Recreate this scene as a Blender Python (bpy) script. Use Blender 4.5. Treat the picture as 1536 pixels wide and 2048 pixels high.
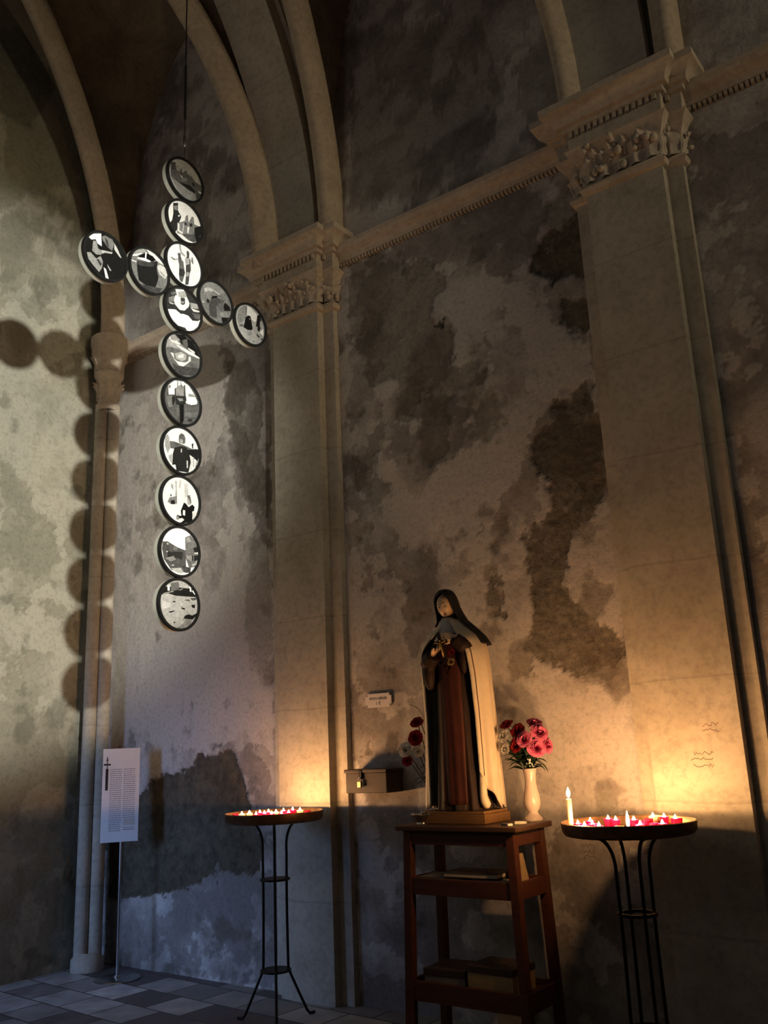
import bpy, bmesh, math, random
import numpy as np
from mathutils import Vector, Matrix
random.seed(7)
for o in list(bpy.data.objects): bpy.data.objects.remove(o, do_unlink=True)
S = bpy.context.scene
COL = S.collection
PI = math.pi

# ---------------------------------------------------------------- camera
cam_d = bpy.data.cameras.new('camera'); cam = bpy.data.objects.new('camera', cam_d); COL.objects.link(cam)
def cam_basis(yaw, pitch, roll):
    h = Vector((-math.sin(yaw), math.cos(yaw), 0))
    d = Vector((h.x*math.cos(pitch), h.y*math.cos(pitch), math.sin(pitch)))
    r = Vector((h.y, -h.x, 0)); u = r.cross(d)
    return r*math.cos(roll)+u*math.sin(roll), u*math.cos(roll)-r*math.sin(roll), d
_r, _u, _d = cam_basis(math.radians(36.6), math.radians(14.75), math.radians(-2.56))
cam.matrix_world = Matrix(((_r.x, _u.x, -_d.x, 6.42), (_r.y, _u.y, -_d.y, -4.83), (_r.z, _u.z, -_d.z, 1.55), (0, 0, 0, 1)))
cam_d.sensor_fit = 'VERTICAL'; cam_d.sensor_height = 24.0; cam_d.lens = 24.0*1800/2048
cam_d.clip_start = 0.05; cam_d.clip_end = 100
S.camera = cam

# ---------------------------------------------------------------- light and exposure
S.view_settings.view_transform = 'Standard'; S.view_settings.look = 'None'
S.view_settings.exposure = 0.0; S.view_settings.gamma = 1.0; S.view_settings.use_curve_mapping = False
W = bpy.data.worlds.new('world'); S.world = W; W.use_nodes = True
bg = W.node_tree.nodes['Background']; bg.inputs[0].default_value = (0.62, 0.62, 0.56, 1); bg.inputs[1].default_value = 0.036

CROSS_X, CROSS_Y, DISC_D, DISC_Z1 = 2.1, -1.176, 0.3341, 5.476
def lamp(name, kind, loc, target, energy, color, **kw):
    l = bpy.data.lights.new(name, kind); o = bpy.data.objects.new(name, l); COL.objects.link(o)
    o.location = loc; l.energy = energy; l.color = color
    o.rotation_euler = (Vector(target)-Vector(loc)).to_track_quat('-Z', 'Y').to_euler()
    for k, v in kw.items(): setattr(l, k, v)
    return o
# gallery spotlight that throws the cross's shadow into the corner
lamp('spotlight_beam', 'SPOT', (8.88, -4.06, 3.34), (-0.25, -1.62, 3.85), 3450, (1.0, 0.99, 0.87),
     spot_size=math.radians(32.5), spot_blend=0.5, shadow_soft_size=0.09)
# daylight through the doorway in the end wall (below)
lamp('doorway_daylight', 'AREA', (-0.45, -4.35, 1.6), (-0.10, -1.1, 0.68), 23, (0.29, 0.50, 1.0), shape='RECTANGLE', size=1.5, size_y=1.5, spread=math.radians(62))

# added warm fill from down the nave, lifting shadows and pier sides
lamp('nave_fill', 'AREA', (20.0, -2.7, 5.6), (0.0, -0.4, 5.2), 9.5, (1.0, 0.82, 0.52), shape='DISK', size=1.6, spread=math.radians(23))
# added soft fill from across the nave, lifting the upper wall and vault
lamp('upper_wall_fill', 'AREA', (2.0, -8.6, 5.6), (1.2, 0.0, 6.2), 14, (1.0, 0.87, 0.74), shape='RECTANGLE', size=3.5, size_y=1.5, spread=math.radians(110))

# ---------------------------------------------------------------- helpers
def tag(o, label=None, cat=None, group=None, kind=None):
    for k, v in (('label', label), ('category', cat), ('group', group), ('kind', kind)):
        if v: o[k] = v
    return o
def link(name, me, mat=None, parent=None, smooth=False):
    if mat is not None:
        for m in (mat if isinstance(mat, (list, tuple)) else [mat]): me.materials.append(m)
    if smooth:
        me.polygons.foreach_set('use_smooth', [True]*len(me.polygons))
    o = bpy.data.objects.new(name, me); COL.objects.link(o)
    if parent: o.parent = parent
    return o
def empty(name, loc, rz=0.0):
    o = bpy.data.objects.new(name, None); COL.objects.link(o)
    o.location = loc; o.rotation_euler = (0, 0, rz); o.empty_display_size = 0.05
    return o
class MB:
    """collects shapes and links them as one mesh object"""
    def __init__(s): s.v = []; s.f = []; s.m = []
    def add(s, vs, fs, mi=0):
        n = len(s.v); s.v += [tuple(p) for p in vs]; s.f += [tuple(i+n for i in f) for f in fs]; s.m += [mi]*len(fs); return s
    def box(s, a, b, mi=0, M=None):
        x0, y0, z0 = a; x1, y1, z1 = b
        vs = [Vector(p) for p in ((x0,y0,z0),(x1,y0,z0),(x1,y1,z0),(x0,y1,z0),(x0,y0,z1),(x1,y0,z1),(x1,y1,z1),(x0,y1,z1))]
        if M: vs = [M @ p for p in vs]
        return s.add(vs, [(3,2,1,0),(4,5,6,7),(0,1,5,4),(1,2,6,5),(2,3,7,6),(3,0,4,7)], mi)
    def hexa(s, bot, top, mi=0):
        return s.add(list(bot)+list(top), [(3,2,1,0),(4,5,6,7),(0,1,5,4),(1,2,6,5),(2,3,7,6),(3,0,4,7)], mi)
    def tube(s, pts, r, n=10, mi=0, caps=True):
        pts = [Vector(p) for p in pts]; k = len(pts); rs = r if isinstance(r, (list, tuple)) else [r]*k
        vs = []; ref = None
        for i, p in enumerate(pts):
            t = (pts[min(i+1, k-1)]-pts[max(i-1, 0)]).normalized()
            if ref is None: ref = Vector((0, 0, 1)) if abs(t.z) < .9 else Vector((1, 0, 0))
            a = (ref-t*ref.dot(t)).normalized(); b = t.cross(a); ref = a
            for j in range(n):
                q = 2*PI*j/n; vs.append(p+(a*math.cos(q)+b*math.sin(q))*rs[i])
        fs = [(i*n+j, i*n+(j+1) % n, (i+1)*n+(j+1) % n, (i+1)*n+j) for i in range(k-1) for j in range(n)]
        if caps: fs += [tuple(range(n-1, -1, -1)), tuple((k-1)*n+j for j in range(n))]
        return s.add(vs, fs, mi)
    def lathe(s, prof, c=(0, 0, 0), n=32, mi=0, a0=0.0, a1=2*PI, sx=1, sy=1):
        full = abs(a1-a0-2*PI) < 1e-6; m = n if full else n+1
        vs = [(c[0]+r*sx*math.cos(a0+(a1-a0)*j/n), c[1]+r*sy*math.sin(a0+(a1-a0)*j/n), c[2]+z) for r, z in prof for j in range(m)]
        fs = [(i*m+j, i*m+(j+1) % m, (i+1)*m+(j+1) % m, (i+1)*m+j) for i in range(len(prof)-1) for j in range(n)]
        return s.add(vs, fs, mi)
    def ell(s, c, r, nu=12, nv=8, mi=0, M=None):
        vs = []; c = Vector(c)
        for i in range(nv+1):
            t = PI*i/nv
            for j in range(nu):
                p = 2*PI*j/nu; q = Vector((r[0]*math.sin(t)*math.cos(p), r[1]*math.sin(t)*math.sin(p), r[2]*math.cos(t)))
                vs.append(c+(M @ q if M else q))
        fs = [((i+1)*nu+j, (i+1)*nu+(j+1) % nu, i*nu+(j+1) % nu, i*nu+j) for i in range(nv) for j in range(nu)]
        return s.add(vs, fs, mi)
    def grid(s, rows, mi=0, closed=False):
        n = len(rows[0]); vs = [p for r in rows for p in r]; m = n if closed else n-1
        fs = [(i*n+j, i*n+(j+1) % n, (i+1)*n+(j+1) % n, (i+1)*n+j) for i in range(len(rows)-1) for j in range(m)]
        return s.add(vs, fs, mi)
    def sweep(s, path, prof, A, B, closed=False, mi=0, caps=True):
        """path points; profile (u,v); A(i),B(i) axes at point i"""
        rows = [[Vector(p)+A(i)*u+B(i)*v for u, v in prof] for i, p in enumerate(path)]
        n = len(prof); vs = [q for r in rows for q in r]
        fs = [(i*n+j, i*n+(j+1) % n, (i+1)*n+(j+1) % n, (i+1)*n+j) for i in range(len(rows)-1) for j in range(n if closed else n-1)]
        if caps and closed: fs += [tuple(range(n-1, -1, -1)), tuple((len(rows)-1)*n+j for j in range(n))]
        return s.add(vs, fs, mi)
    def mesh(s, name):
        me = bpy.data.meshes.new(name); me.from_pydata(s.v, [], s.f)
        me.polygons.foreach_set('material_index', s.m)
        bm = bmesh.new(); bm.from_mesh(me); bmesh.ops.remove_doubles(bm, verts=bm.verts, dist=1e-5)
        bmesh.ops.recalc_face_normals(bm, faces=bm.faces); bm.to_mesh(me); bm.free(); me.update(); return me
    def build(s, name, mat, parent=None, smooth=False, bevel=0.0, angle=None):
        o = link(name, s.mesh(name), mat, parent, smooth)
        if smooth and angle:
            o.data.set_sharp_from_angle(angle=math.radians(angle))
        if bevel:
            b = o.modifiers.new('bevel', 'BEVEL'); b.width = bevel; b.segments = 2; b.limit_method = 'ANGLE'; b.angle_limit = math.radians(40)
        return o
def rotz(a): return Matrix.Rotation(a, 4, 'Z')

# ---------------------------------------------------------------- materials
class NT:
    def __init__(s, name):
        s.m = bpy.data.materials.new(name); s.m.use_nodes = True; s.t = s.m.node_tree
        s.b = s.t.nodes['Principled BSDF']; s.out = s.t.nodes['Material Output']
    def n(s, typ, ins=None, **kw):
        nd = s.t.nodes.new(typ)
        for k, v in kw.items(): setattr(nd, k, v)
        for k, v in (ins or {}).items(): s.set(nd.inputs[k], v)
        return nd
    def set(s, sock, v):
        if isinstance(v, bpy.types.NodeSocket): s.t.links.new(v, sock)
        else: sock.default_value = (tuple(v)+(1,) if hasattr(v, '__len__') and len(v) == 3 and sock.type == 'RGBA' else v)
    def math(s, op, a, b=0.5, c=None):
        nd = s.n('ShaderNodeMath', {0: a, 1: b}, operation=op)
        if c is not None: s.set(nd.inputs[2], c)
        return nd.outputs[0]
    def mix(s, f, a, b, blend='MIX'):
        nd = s.n('ShaderNodeMix', data_type='RGBA', blend_type=blend)
        s.set(nd.inputs[0], f); s.set(nd.inputs[6], a); s.set(nd.inputs[7], b); return nd.outputs[2]
    def ramp(s, f, stops):
        nd = s.n('ShaderNodeValToRGB', {0: f}); e = nd.color_ramp.elements
        while len(e) < len(stops): e.new(0.5)
        for i, (p, c) in enumerate(stops): e[i].position = p; e[i].color = (c if hasattr(c, '__len__') else (c, c, c))+(1,) if not (hasattr(c, '__len__') and len(c) == 4) else c
        return nd.outputs[0]
    def noise(s, scale, detail=4, rough=0.55, vec=None, dist=0.0):
        nd = s.n('ShaderNodeTexNoise', {'Scale': scale, 'Detail': detail, 'Roughness': rough, 'Distortion': dist})
        if vec is not None: s.set(nd.inputs['Vector'], vec)
        return nd.outputs[0]
    def coord(s, kind='Object'): return s.n('ShaderNodeTexCoord').outputs[kind]
    def attr(s, name): return s.n('ShaderNodeAttribute', attribute_name=name).outputs['Fac']
    def bump(s, h, strength=0.3, dist=0.01):
        nd = s.n('ShaderNodeBump', {'Height': h, 'Strength': strength, 'Distance': dist}); s.set(s.b.inputs['Normal'], nd.outputs[0])
    def base(s, col=None, rough=None, metal=None, spec=None):
        for k, v in (('Base Color', col), ('Roughness', rough), ('Metallic', metal), ('Specular IOR Level', spec)):
            if v is not None: s.set(s.b.inputs[k], v)
        return s.m
def simple(name, col, rough=0.6, metal=0.0, var=0.15, scale=20, bump=0.0, spec=0.4, bscale=None):
    t = NT(name); v = t.coord(); n = t.noise(scale, 4, 0.6, v)
    lo = tuple(c*(1-var) for c in col); hi = tuple(min(1, c*(1+var)) for c in col)
    t.base(t.ramp(n, [(0.3, lo), (0.7, hi)]), rough, metal, spec)
    if bump: t.bump(t.noise(bscale or scale*3, 5, 0.6, v), bump, 0.004)
    return t.m

def plaster(name, a, b, c, dark):
    t = NT(name); v = t.coord()
    big = t.noise(0.9, 5, 0.62, v, 0.4); mid = t.noise(5.5, 6, 0.65, v, 0.3); fine = t.noise(34, 5, 0.7, v)
    tone = t.attr('tone'); dk = t.attr('dark')
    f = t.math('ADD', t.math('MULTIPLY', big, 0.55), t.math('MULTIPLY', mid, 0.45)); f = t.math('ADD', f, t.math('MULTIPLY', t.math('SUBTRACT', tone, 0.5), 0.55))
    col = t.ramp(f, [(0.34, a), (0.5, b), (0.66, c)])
    speck = t.ramp(fine, [(0.3, 0.72), (0.5, 1.0), (0.75, 1.08)])
    col = t.mix(1.0, col, speck, 'MULTIPLY')
    rough_dark = t.mix(t.ramp(t.noise(14, 6, 0.7, v), [(0.35, 0.0), (0.65, 1.0)]), tuple(x*0.6 for x in dark), tuple(x*1.5 for x in dark))
    edge = t.math('ADD', dk, t.math('MULTIPLY', dk, t.math('MULTIPLY', t.math('SUBTRACT', t.noise(26, 5, 0.7, v), 0.5), 1.1)))
    fac = t.n('ShaderNodeClamp', {0: edge}).outputs[0]
    col = t.mix(t.math('MULTIPLY', fac, 0.95), col, rough_dark)
    h = t.math('ADD', t.math('MULTIPLY', mid, 0.8), t.math('MULTIPLY', fine, 0.35))
    h = t.math('ADD', h, t.math('MULTIPLY', t.math('MULTIPLY', fac, t.noise(30, 6, 0.75, v)), 1.2))
    t.bump(h, 0.75, 0.012); return t.base(col, 0.92, 0, 0.15)
M = {}
M['wall'] = plaster('aged_wall_plaster', (0.19, 0.165, 0.155), (0.30, 0.265, 0.25), (0.50, 0.455, 0.43), (0.085, 0.068, 0.045))
M['wall_left'] = plaster('pale_wall_plaster', (0.25, 0.24, 0.188), (0.285, 0.27, 0.214), (0.39, 0.37, 0.305), (0.10, 0.10, 0.075))
def stone(name, a, b, joints=0.0):
    t = NT(name); v = t.coord(); n = t.noise(2.2, 6, 0.62, v, 0.5); f = t.noise(26, 5, 0.65, v)
    col = t.mix(1.0, t.ramp(n, [(0.3, a), (0.7, b)]), t.ramp(f, [(0.25, 0.75), (0.55, 1.03)]), 'MULTIPLY')
    h = t.math('ADD', n, t.math('MULTIPLY', f, 0.35))
    if joints:
        z = t.n('ShaderNodeSeparateXYZ', {0: v}).outputs[2]
        w = t.math('FRACT', t.math('ADD', t.math('DIVIDE', z, joints), t.math('MULTIPLY', t.noise(1.7, 3, 0.5, v), 0.08)))
        ln = t.ramp(w, [(0.0, 0.0), (0.012, 0.0), (0.03, 1.0)])
        col = t.mix(1.0, col, t.ramp(ln, [(0.0, 0.84), (1.0, 1.0)]), 'MULTIPLY'); h = t.math('ADD', h, t.math('MULTIPLY', ln, 0.25))
    t.bump(h, 0.35, 0.008); return t.base(col, 0.9, 0, 0.15)
M['pier'] = stone('dressed_stone', (0.36, 0.315, 0.26), (0.50, 0.45, 0.38), 0.62)
M['trim'] = stone('moulded_stone', (0.40, 0.33, 0.265), (0.56, 0.47, 0.385))
M['rib'] = stone('rib_stone', (0.36, 0.29, 0.22), (0.5, 0.41, 0.32))
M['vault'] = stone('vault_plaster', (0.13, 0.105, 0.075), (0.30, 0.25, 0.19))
def floor_mat():
    t = NT('stone_floor_tiles'); v = t.coord(); mp = t.n('ShaderNodeMapping', {'Vector': v, 'Rotation': (0, 0, 0.06), 'Scale': (1, 1, 1)}).outputs[0]
    br = t.n('ShaderNodeTexBrick', {'Vector': mp, 'Color1': (0.12, 0.10, 0.10, 1), 'Color2': (0.66, 0.65, 0.65, 1), 'Mortar': (0.05, 0.045, 0.04, 1), 'Scale': 1.0, 'Mortar Size': 0.006, 'Brick Width': 0.36, 'Row Height': 0.30, 'Bias': -0.25})
    n = t.noise(6, 6, 0.6, v)
    col = t.mix(1.0, br.outputs[0], t.ramp(n, [(0.3, 0.6), (0.7, 1.1)]), 'MULTIPLY')
    t.bump(t.math('ADD', t.math('MULTIPLY', br.outputs[1], -0.6), t.math('MULTIPLY', n, 0.4)), 0.4, 0.008)
    return t.base(col, t.ramp(n, [(0.3, 0.35), (0.7, 0.6)]), 0, 0.4)
M['floor'] = floor_mat()
M['iron'] = simple('black_iron', (0.022, 0.02, 0.019), 0.5, 0.85, 0.3, 60, 0.2)
M['pan'] = simple('tarnished_brass', (0.20, 0.11, 0.055), 0.42, 0.85, 0.35, 18, 0.1)
M['chrome'] = simple('brushed_steel', (0.45, 0.46, 0.48), 0.28, 1.0, 0.08, 40)
def wood(name, a, b, rough=0.5, axis=(1, 12, 12)):
    t = NT(name); v = t.coord(); mp = t.n('ShaderNodeMapping', {'Vector': v, 'Scale': axis}).outputs[0]
    n = t.noise(3.0, 6, 0.65, mp, 0.6); col = t.ramp(n, [(0.3, a), (0.7, b)]); t.bump(n, 0.15, 0.003); return t.base(col, rough, 0, 0.4)
M['wood'] = wood('reddish_brown_wood', (0.048, 0.012, 0.006), (0.088, 0.025, 0.011), 0.5)
M['wood_top'] = wood('worn_brown_tabletop', (0.05, 0.022, 0.013), (0.09, 0.04, 0.023), 0.45)
M['chest'] = wood('dark_chest_wood', (0.022, 0.014, 0.010), (0.045, 0.028, 0.019), 0.6)
M['plinth'] = wood('golden_plinth_wood', (0.13, 0.062, 0.02), (0.20, 0.10, 0.035), 0.5)
M['wax'] = simple('cream_wax', (0.85, 0.78, 0.62), 0.45, 0, 0.05)
M['black'] = simple('black_lacquer', (0.012, 0.012, 0.012), 0.35, 0, 0.2)
M['pale_rim'] = simple('pale_painted_drum', (0.62, 0.62, 0.54), 0.5, 0, 0.08)
M['paper'] = simple('white_panel', (0.74, 0.74, 0.78), 0.6, 0, 0.03, 5)
M['ink'] = simple('black_ink', (0.02, 0.02, 0.025), 0.7, 0, 0.1)
M['ink_grey'] = simple('grey_ink', (0.16, 0.16, 0.20), 0.7, 0, 0.1)
M['enamel'] = simple('white_enamel', (0.62, 0.55, 0.53), 0.3, 0, 0.06)
M['brass'] = simple('yellow_brass', (0.75, 0.55, 0.25), 0.3, 1.0, 0.1)
M['ceramic'] = simple('cream_glazed_ceramic', (0.54, 0.43, 0.37), 0.18, 0, 0.05, 6)
M['habit'] = simple('dark_brown_painted_plaster', (0.022, 0.011, 0.008), 0.65, 0, 0.3, 14, spec=0.2)
M['scapular'] = simple('red_brown_painted_plaster', (0.05, 0.013, 0.009), 0.65, 0, 0.25, 10, spec=0.2)
M['cloak'] = simple('cream_painted_plaster', (0.60, 0.49, 0.35), 0.5, 0, 0.1, 9, 0.05)
M['veil'] = simple('black_painted_plaster', (0.010, 0.008, 0.008), 0.6, 0, 0.3, 12)
M['wimple'] = simple('off_white_painted_plaster', (0.36, 0.35, 0.33), 0.6, 0, 0.1, 12)
M['skin'] = simple('flesh_painted_plaster', (0.60, 0.40, 0.25), 0.4, 0, 0.05, 9)
M['lip'] = simple('rose_painted_lips', (0.35, 0.12, 0.08), 0.45)
M['eye'] = simple('dark_painted_eye', (0.03, 0.018, 0.012), 0.3)
M['gold'] = simple('gilt_edge', (0.45, 0.28, 0.08), 0.35, 0.7)
def petal(name, a, b):
    t = NT(name); n = t.noise(40, 3, 0.5, t.coord()); t.base(t.ramp(n, [(0.3, a), (0.7, b)]), 0.6, 0, 0.2)
    t.set(t.b.inputs['Subsurface Weight'], 0.0); return t.m
M['rose_pink'] = petal('pink_petals', (0.36, 0.016, 0.085), (0.52, 0.05, 0.15))
M['rose_red'] = petal('red_petals', (0.16, 0.004, 0.008), (0.26, 0.012, 0.014))
M['rose_white'] = petal('white_petals', (0.62, 0.56, 0.50), (0.78, 0.74, 0.68))
M['leaf'] = petal('dark_green_leaves', (0.012, 0.022, 0.012), (0.03, 0.05, 0.022))
def flame_mat(name, col, s):
    t = NT(name); e = t.n('ShaderNodeEmission', {0: col, 1: s}); t.t.links.new(e.outputs[0], t.out.inputs[0]); return t.m
M['flame'] = flame_mat('candle_flame', (1.0, 0.53, 0.205, 1), 900)
M['flame_tall'] = flame_mat('tall_candle_flame', (1.0, 0.53, 0.205, 1), 2200)
def cup_mat(name, col, glow=0.6):
    t = NT(name); d = t.n('ShaderNodeBsdfTranslucent', {0: col}); p = t.b; t.base(col[:3], 0.25, 0, 0.5)
    mx = t.n('ShaderNodeMixShader', {0: glow}); t.t.links.new(p.outputs[0], mx.inputs[1]); t.t.links.new(d.outputs[0], mx.inputs[2]); t.t.links.new(mx.outputs[0], t.out.inputs[0]); return t.m
M['cup_red'] = cup_mat('red_plastic_cup', (0.74, 0.010, 0.11, 1))
M['cup_clear'] = cup_mat('frosted_plastic_cup', (0.75, 0.62, 0.5, 1))
M['wax_glow'] = cup_mat('translucent_white_wax', (0.85, 0.72, 0.55, 1), 0.5)
def print_mat():
    t = NT('black_and_white_photo_print'); a = t.attr('grey'); n = t.math('ADD', t.math('MULTIPLY', t.noise(14, 6, 0.8, t.coord(), 1.5), 0.5), t.math('MULTIPLY', t.noise(60, 5, 0.8, t.coord(), 0.8), 0.5))
    k = t.math('MULTIPLY', t.math('SUBTRACT', n, 0.5), 0.95)
    k = t.math('MULTIPLY', k, t.math('MULTIPLY', a, t.math('SUBTRACT', 1.12, a))); k = t.math('MULTIPLY', k, 3.2)
    g = t.math('MAXIMUM', t.math('ADD', a, k), 0.02); g = t.math('POWER', g, 1.9)
    col = t.mix(1.0, t.n('ShaderNodeCombineColor', {0: g, 1: g, 2: g}).outputs[0], (0.92, 0.92, 0.9), 'MULTIPLY')
    return t.base(col, 0.55, 0, 0.3)
M['print'] = print_mat()

# ---------------------------------------------------------------- numpy noise for the walls
RNG = np.random.RandomState(11)
LAT = RNG.rand(256, 256)
def vnoise(x, y):
    xi = np.floor(x).astype(int); yi = np.floor(y).astype(int); fx = x-xi; fy = y-yi
    fx = fx*fx*(3-2*fx); fy = fy*fy*(3-2*fy); g = lambda a, b: LAT[a % 256, b % 256]
    return (g(xi, yi)*(1-fx)+g(xi+1, yi)*fx)*(1-fy)+(g(xi, yi+1)*(1-fx)+g(xi+1, yi+1)*fx)*fy
def fbm(x, y, o=5):
    s = np.zeros_like(x); a = 0.5; t = 0
    for k in range(o): s += a*vnoise(x+17.3*k, y-9.1*k); t += a; a *= 0.55; x = x*2.03; y = y*2.03
    return s/t
def inpoly(x, y, P):
    c = np.zeros(x.shape, bool); n = len(P)
    for i in range(n):
        x0, y0 = P[i]; x1, y1 = P[(i+1) % n]
        k = ((y0 > y) != (y1 > y)); xx = (x1-x0)*(y-y0)/((y1-y0) if y1 != y0 else 1e-9)+x0
        c ^= k & (x < xx)
    return c
def wall_mesh(name, us, vs, place, darks, tones, seed, rough):
    """us, vs: grid lines; place(u,v,d) -> xyz with d = depth out of the wall"""
    U, V = np.meshgrid(us, vs); o = seed*31.7
    wu = U+0.10*(fbm(U*5+o, V*5, 5)-.5)*2+0.05*(fbm(U*22+o, V*22, 3)-.5)*2
    wv = V+0.10*(fbm(U*5-o, V*5+40, 5)-.5)*2+0.05*(fbm(U*22, V*22+o, 3)-.5)*2
    dark = np.zeros_like(U); tone = 0.5+(fbm(U*1.3+o, V*1.3, 5)-.5)*1.1
    hi = fbm(U*9+o+33, V*9, 6); du, dv = wu-U, wv-V
    for s, P in darks:
        soft = sum(inpoly(U+du*k, V+dv*k, P)*1.0 for k in (0.3, 0.8, 1.3, -0.6, -1.2))/5
        m_ = np.clip((soft+(hi-.5)*1.7*(soft > 0)-0.36)/0.22, 0, 1); dark = np.maximum(dark, m_*s)
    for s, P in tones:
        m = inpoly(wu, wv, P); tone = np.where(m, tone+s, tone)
    sp = fbm(U*3.1+o+90, V*3.1, 6); dark = np.maximum(dark, np.clip((sp-0.64)*9, 0, 0.5)); tone = tone+np.where(fbm(U*4+o, V*4+77, 5) > 0.56, 0.28, 0)
    d = 0.006*(fbm(U*6+o, V*6, 4)-.5)*2-0.016*dark*(0.3+1.1*fbm(U*24, V*24+o, 4))*rough+0.004*np.clip(tone-.5, -.5, .5)
    n, m = U.shape; P3 = place(U, V, d); co = np.stack(P3, -1).reshape(-1, 3)
    idx = np.arange(n*m).reshape(n, m); q = np.stack([idx[:-1, :-1], idx[:-1, 1:], idx[1:, 1:], idx[1:, :-1]], -1).reshape(-1, 4)
    me = bpy.data.meshes.new(name); me.vertices.add(n*m); me.vertices.foreach_set('co', co.ravel())
    me.loops.add(q.size); me.loops.foreach_set('vertex_index', q.ravel()); me.polygons.add(len(q))
    me.polygons.foreach_set('loop_start', np.arange(0, q.size, 4)); me.polygons.foreach_set('use_smooth', np.ones(len(q), bool))
    me.update(calc_edges=True)
    for nm, arr in (('dark', dark), ('tone', tone)):
        a = me.attributes.new(nm, 'FLOAT', 'POINT'); a.data.foreach_set('value', arr.ravel().astype(np.float32))
    return me

# ---------------------------------------------------------------- the setting
WX = -0.25                             # plane of the end wall
WY = 0.03                              # plane of the long wall
DARK_R = [(0.8, [(4.2,3.59),(4.39,3.64),(4.48,3.35),(4.44,3.02),(4.35,2.83),(4.2,2.72),(4.12,2.56),(4.14,2.35),(4.32,2.21),(4.47,2.03),(4.39,1.92),(4.16,1.91),(3.94,1.97),(3.82,2.12),(3.89,2.29),(3.9,2.54),(3.91,2.72),(4.07,2.91),(4.1,3.1),(3.96,3.26),(4.0,3.41),(4.14,3.44)]),
  (0.9, [(4.2,4.74),(4.37,4.82),(4.54,4.78),(4.5,4.31),(4.36,4.39),(4.24,4.4),(4.09,4.53)]),
  (0.8, [(4.27,4.25),(4.49,4.21),(4.46,3.96),(4.31,3.99)]),
  (0.75, [(3.63,2.58),(3.72,2.53),(3.72,2.28),(3.61,2.33)]),
  (0.55, [(2.59,5.19),(3.32,4.9),(3.47,4.69),(3.3,4.6),(3.36,4.27),(3.22,4.01),(3.11,3.71),(2.94,3.79),(3.0,4.08),(2.74,4.12),(2.66,4.42),(2.57,4.65)]),
  (0.5, [(3.2,4.47),(3.47,4.31),(3.37,3.82),(3.38,3.46),(3.21,3.36),(3.1,3.53),(3.21,3.94)]),
  (0.45, [(3.49,4.04),(3.66,4.03),(3.63,3.86),(3.51,3.85)]),
  (0.45, [(2.53,3.74),(2.8,3.6),(2.69,3.29),(2.54,3.36)]),
  (1.3, [(0.29,1.33),(0.53,1.45),(0.77,1.46),(0.94,1.57),(1.32,1.56),(1.42,1.39),(1.44,1.2),(1.61,0.96),(1.58,0.75),(1.12,0.73),(0.84,0.61),(0.38,0.53),(-0.15,0.47),(-0.2,1.08),(0.07,1.24)]),
  (0.55, [(1.24,4.73),(1.51,4.69),(1.65,4.3),(1.59,3.89),(1.72,3.61),(1.69,3.3),(1.44,3.51),(1.33,3.95),(1.21,4.33)]),
  (0.5, [(3.69,2.13),(3.86,2.17),(3.87,1.97),(3.7,1.92)]),
  (0.6, [(2.55,1.62),(2.61,1.63),(2.63,1.52),(2.54,1.51)]),
  (0.5, [(2.76,1.65),(2.84,1.65),(2.83,1.54),(2.75,1.54)]),
  (0.35, [(1.5,3.17),(1.69,3.22),(1.73,2.3),(1.59,2.12),(1.44,2.51)]),
  (0.45, [(2.68,7.26),(3.88,6.63),(4.02,5.88),(3.78,5.47),(3.09,5.49),(2.61,5.61)]),
  (1.2, [(3.3,4.44),(3.4,4.41),(3.4,4.35),(3.31,4.38)])]
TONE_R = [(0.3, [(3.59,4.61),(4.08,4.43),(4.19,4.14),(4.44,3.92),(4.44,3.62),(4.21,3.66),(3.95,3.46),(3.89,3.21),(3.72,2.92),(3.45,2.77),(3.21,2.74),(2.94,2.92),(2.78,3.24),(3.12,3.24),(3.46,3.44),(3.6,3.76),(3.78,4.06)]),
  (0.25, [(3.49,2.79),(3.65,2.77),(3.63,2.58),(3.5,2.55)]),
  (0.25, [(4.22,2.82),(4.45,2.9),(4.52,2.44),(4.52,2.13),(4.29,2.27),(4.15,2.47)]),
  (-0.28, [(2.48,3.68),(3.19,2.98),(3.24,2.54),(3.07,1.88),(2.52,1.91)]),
  (0.2, [(0.3,2.94),(1.73,2.56),(1.72,1.75),(0.34,1.66)]),  # lighter tone standing in for light low in the first bay
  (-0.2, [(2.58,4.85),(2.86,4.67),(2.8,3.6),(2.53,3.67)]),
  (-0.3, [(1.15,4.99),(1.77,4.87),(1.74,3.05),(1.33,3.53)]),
  (0.26, [(-0.39,6.13),(1.77,5.32),(1.79,1.58),(-0.22,1.64)]),  # first bay painted brighter, in place of more spotlight
  (-0.25, [(-0.18,1.04),(1.58,0.73),(2.24,0.91),(2.2,0.03),(-0.12,-0.01)])]  # shade painted along the wall foot, countering the doorway light
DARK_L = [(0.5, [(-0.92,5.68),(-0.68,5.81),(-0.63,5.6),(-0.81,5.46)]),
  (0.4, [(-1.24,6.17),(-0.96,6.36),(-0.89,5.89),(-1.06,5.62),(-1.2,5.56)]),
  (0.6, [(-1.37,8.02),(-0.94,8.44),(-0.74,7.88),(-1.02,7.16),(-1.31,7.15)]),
  (0.4, [(-0.81,2.13),(-0.7,2.14),(-0.7,2.1),(-0.81,2.09)])]
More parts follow.
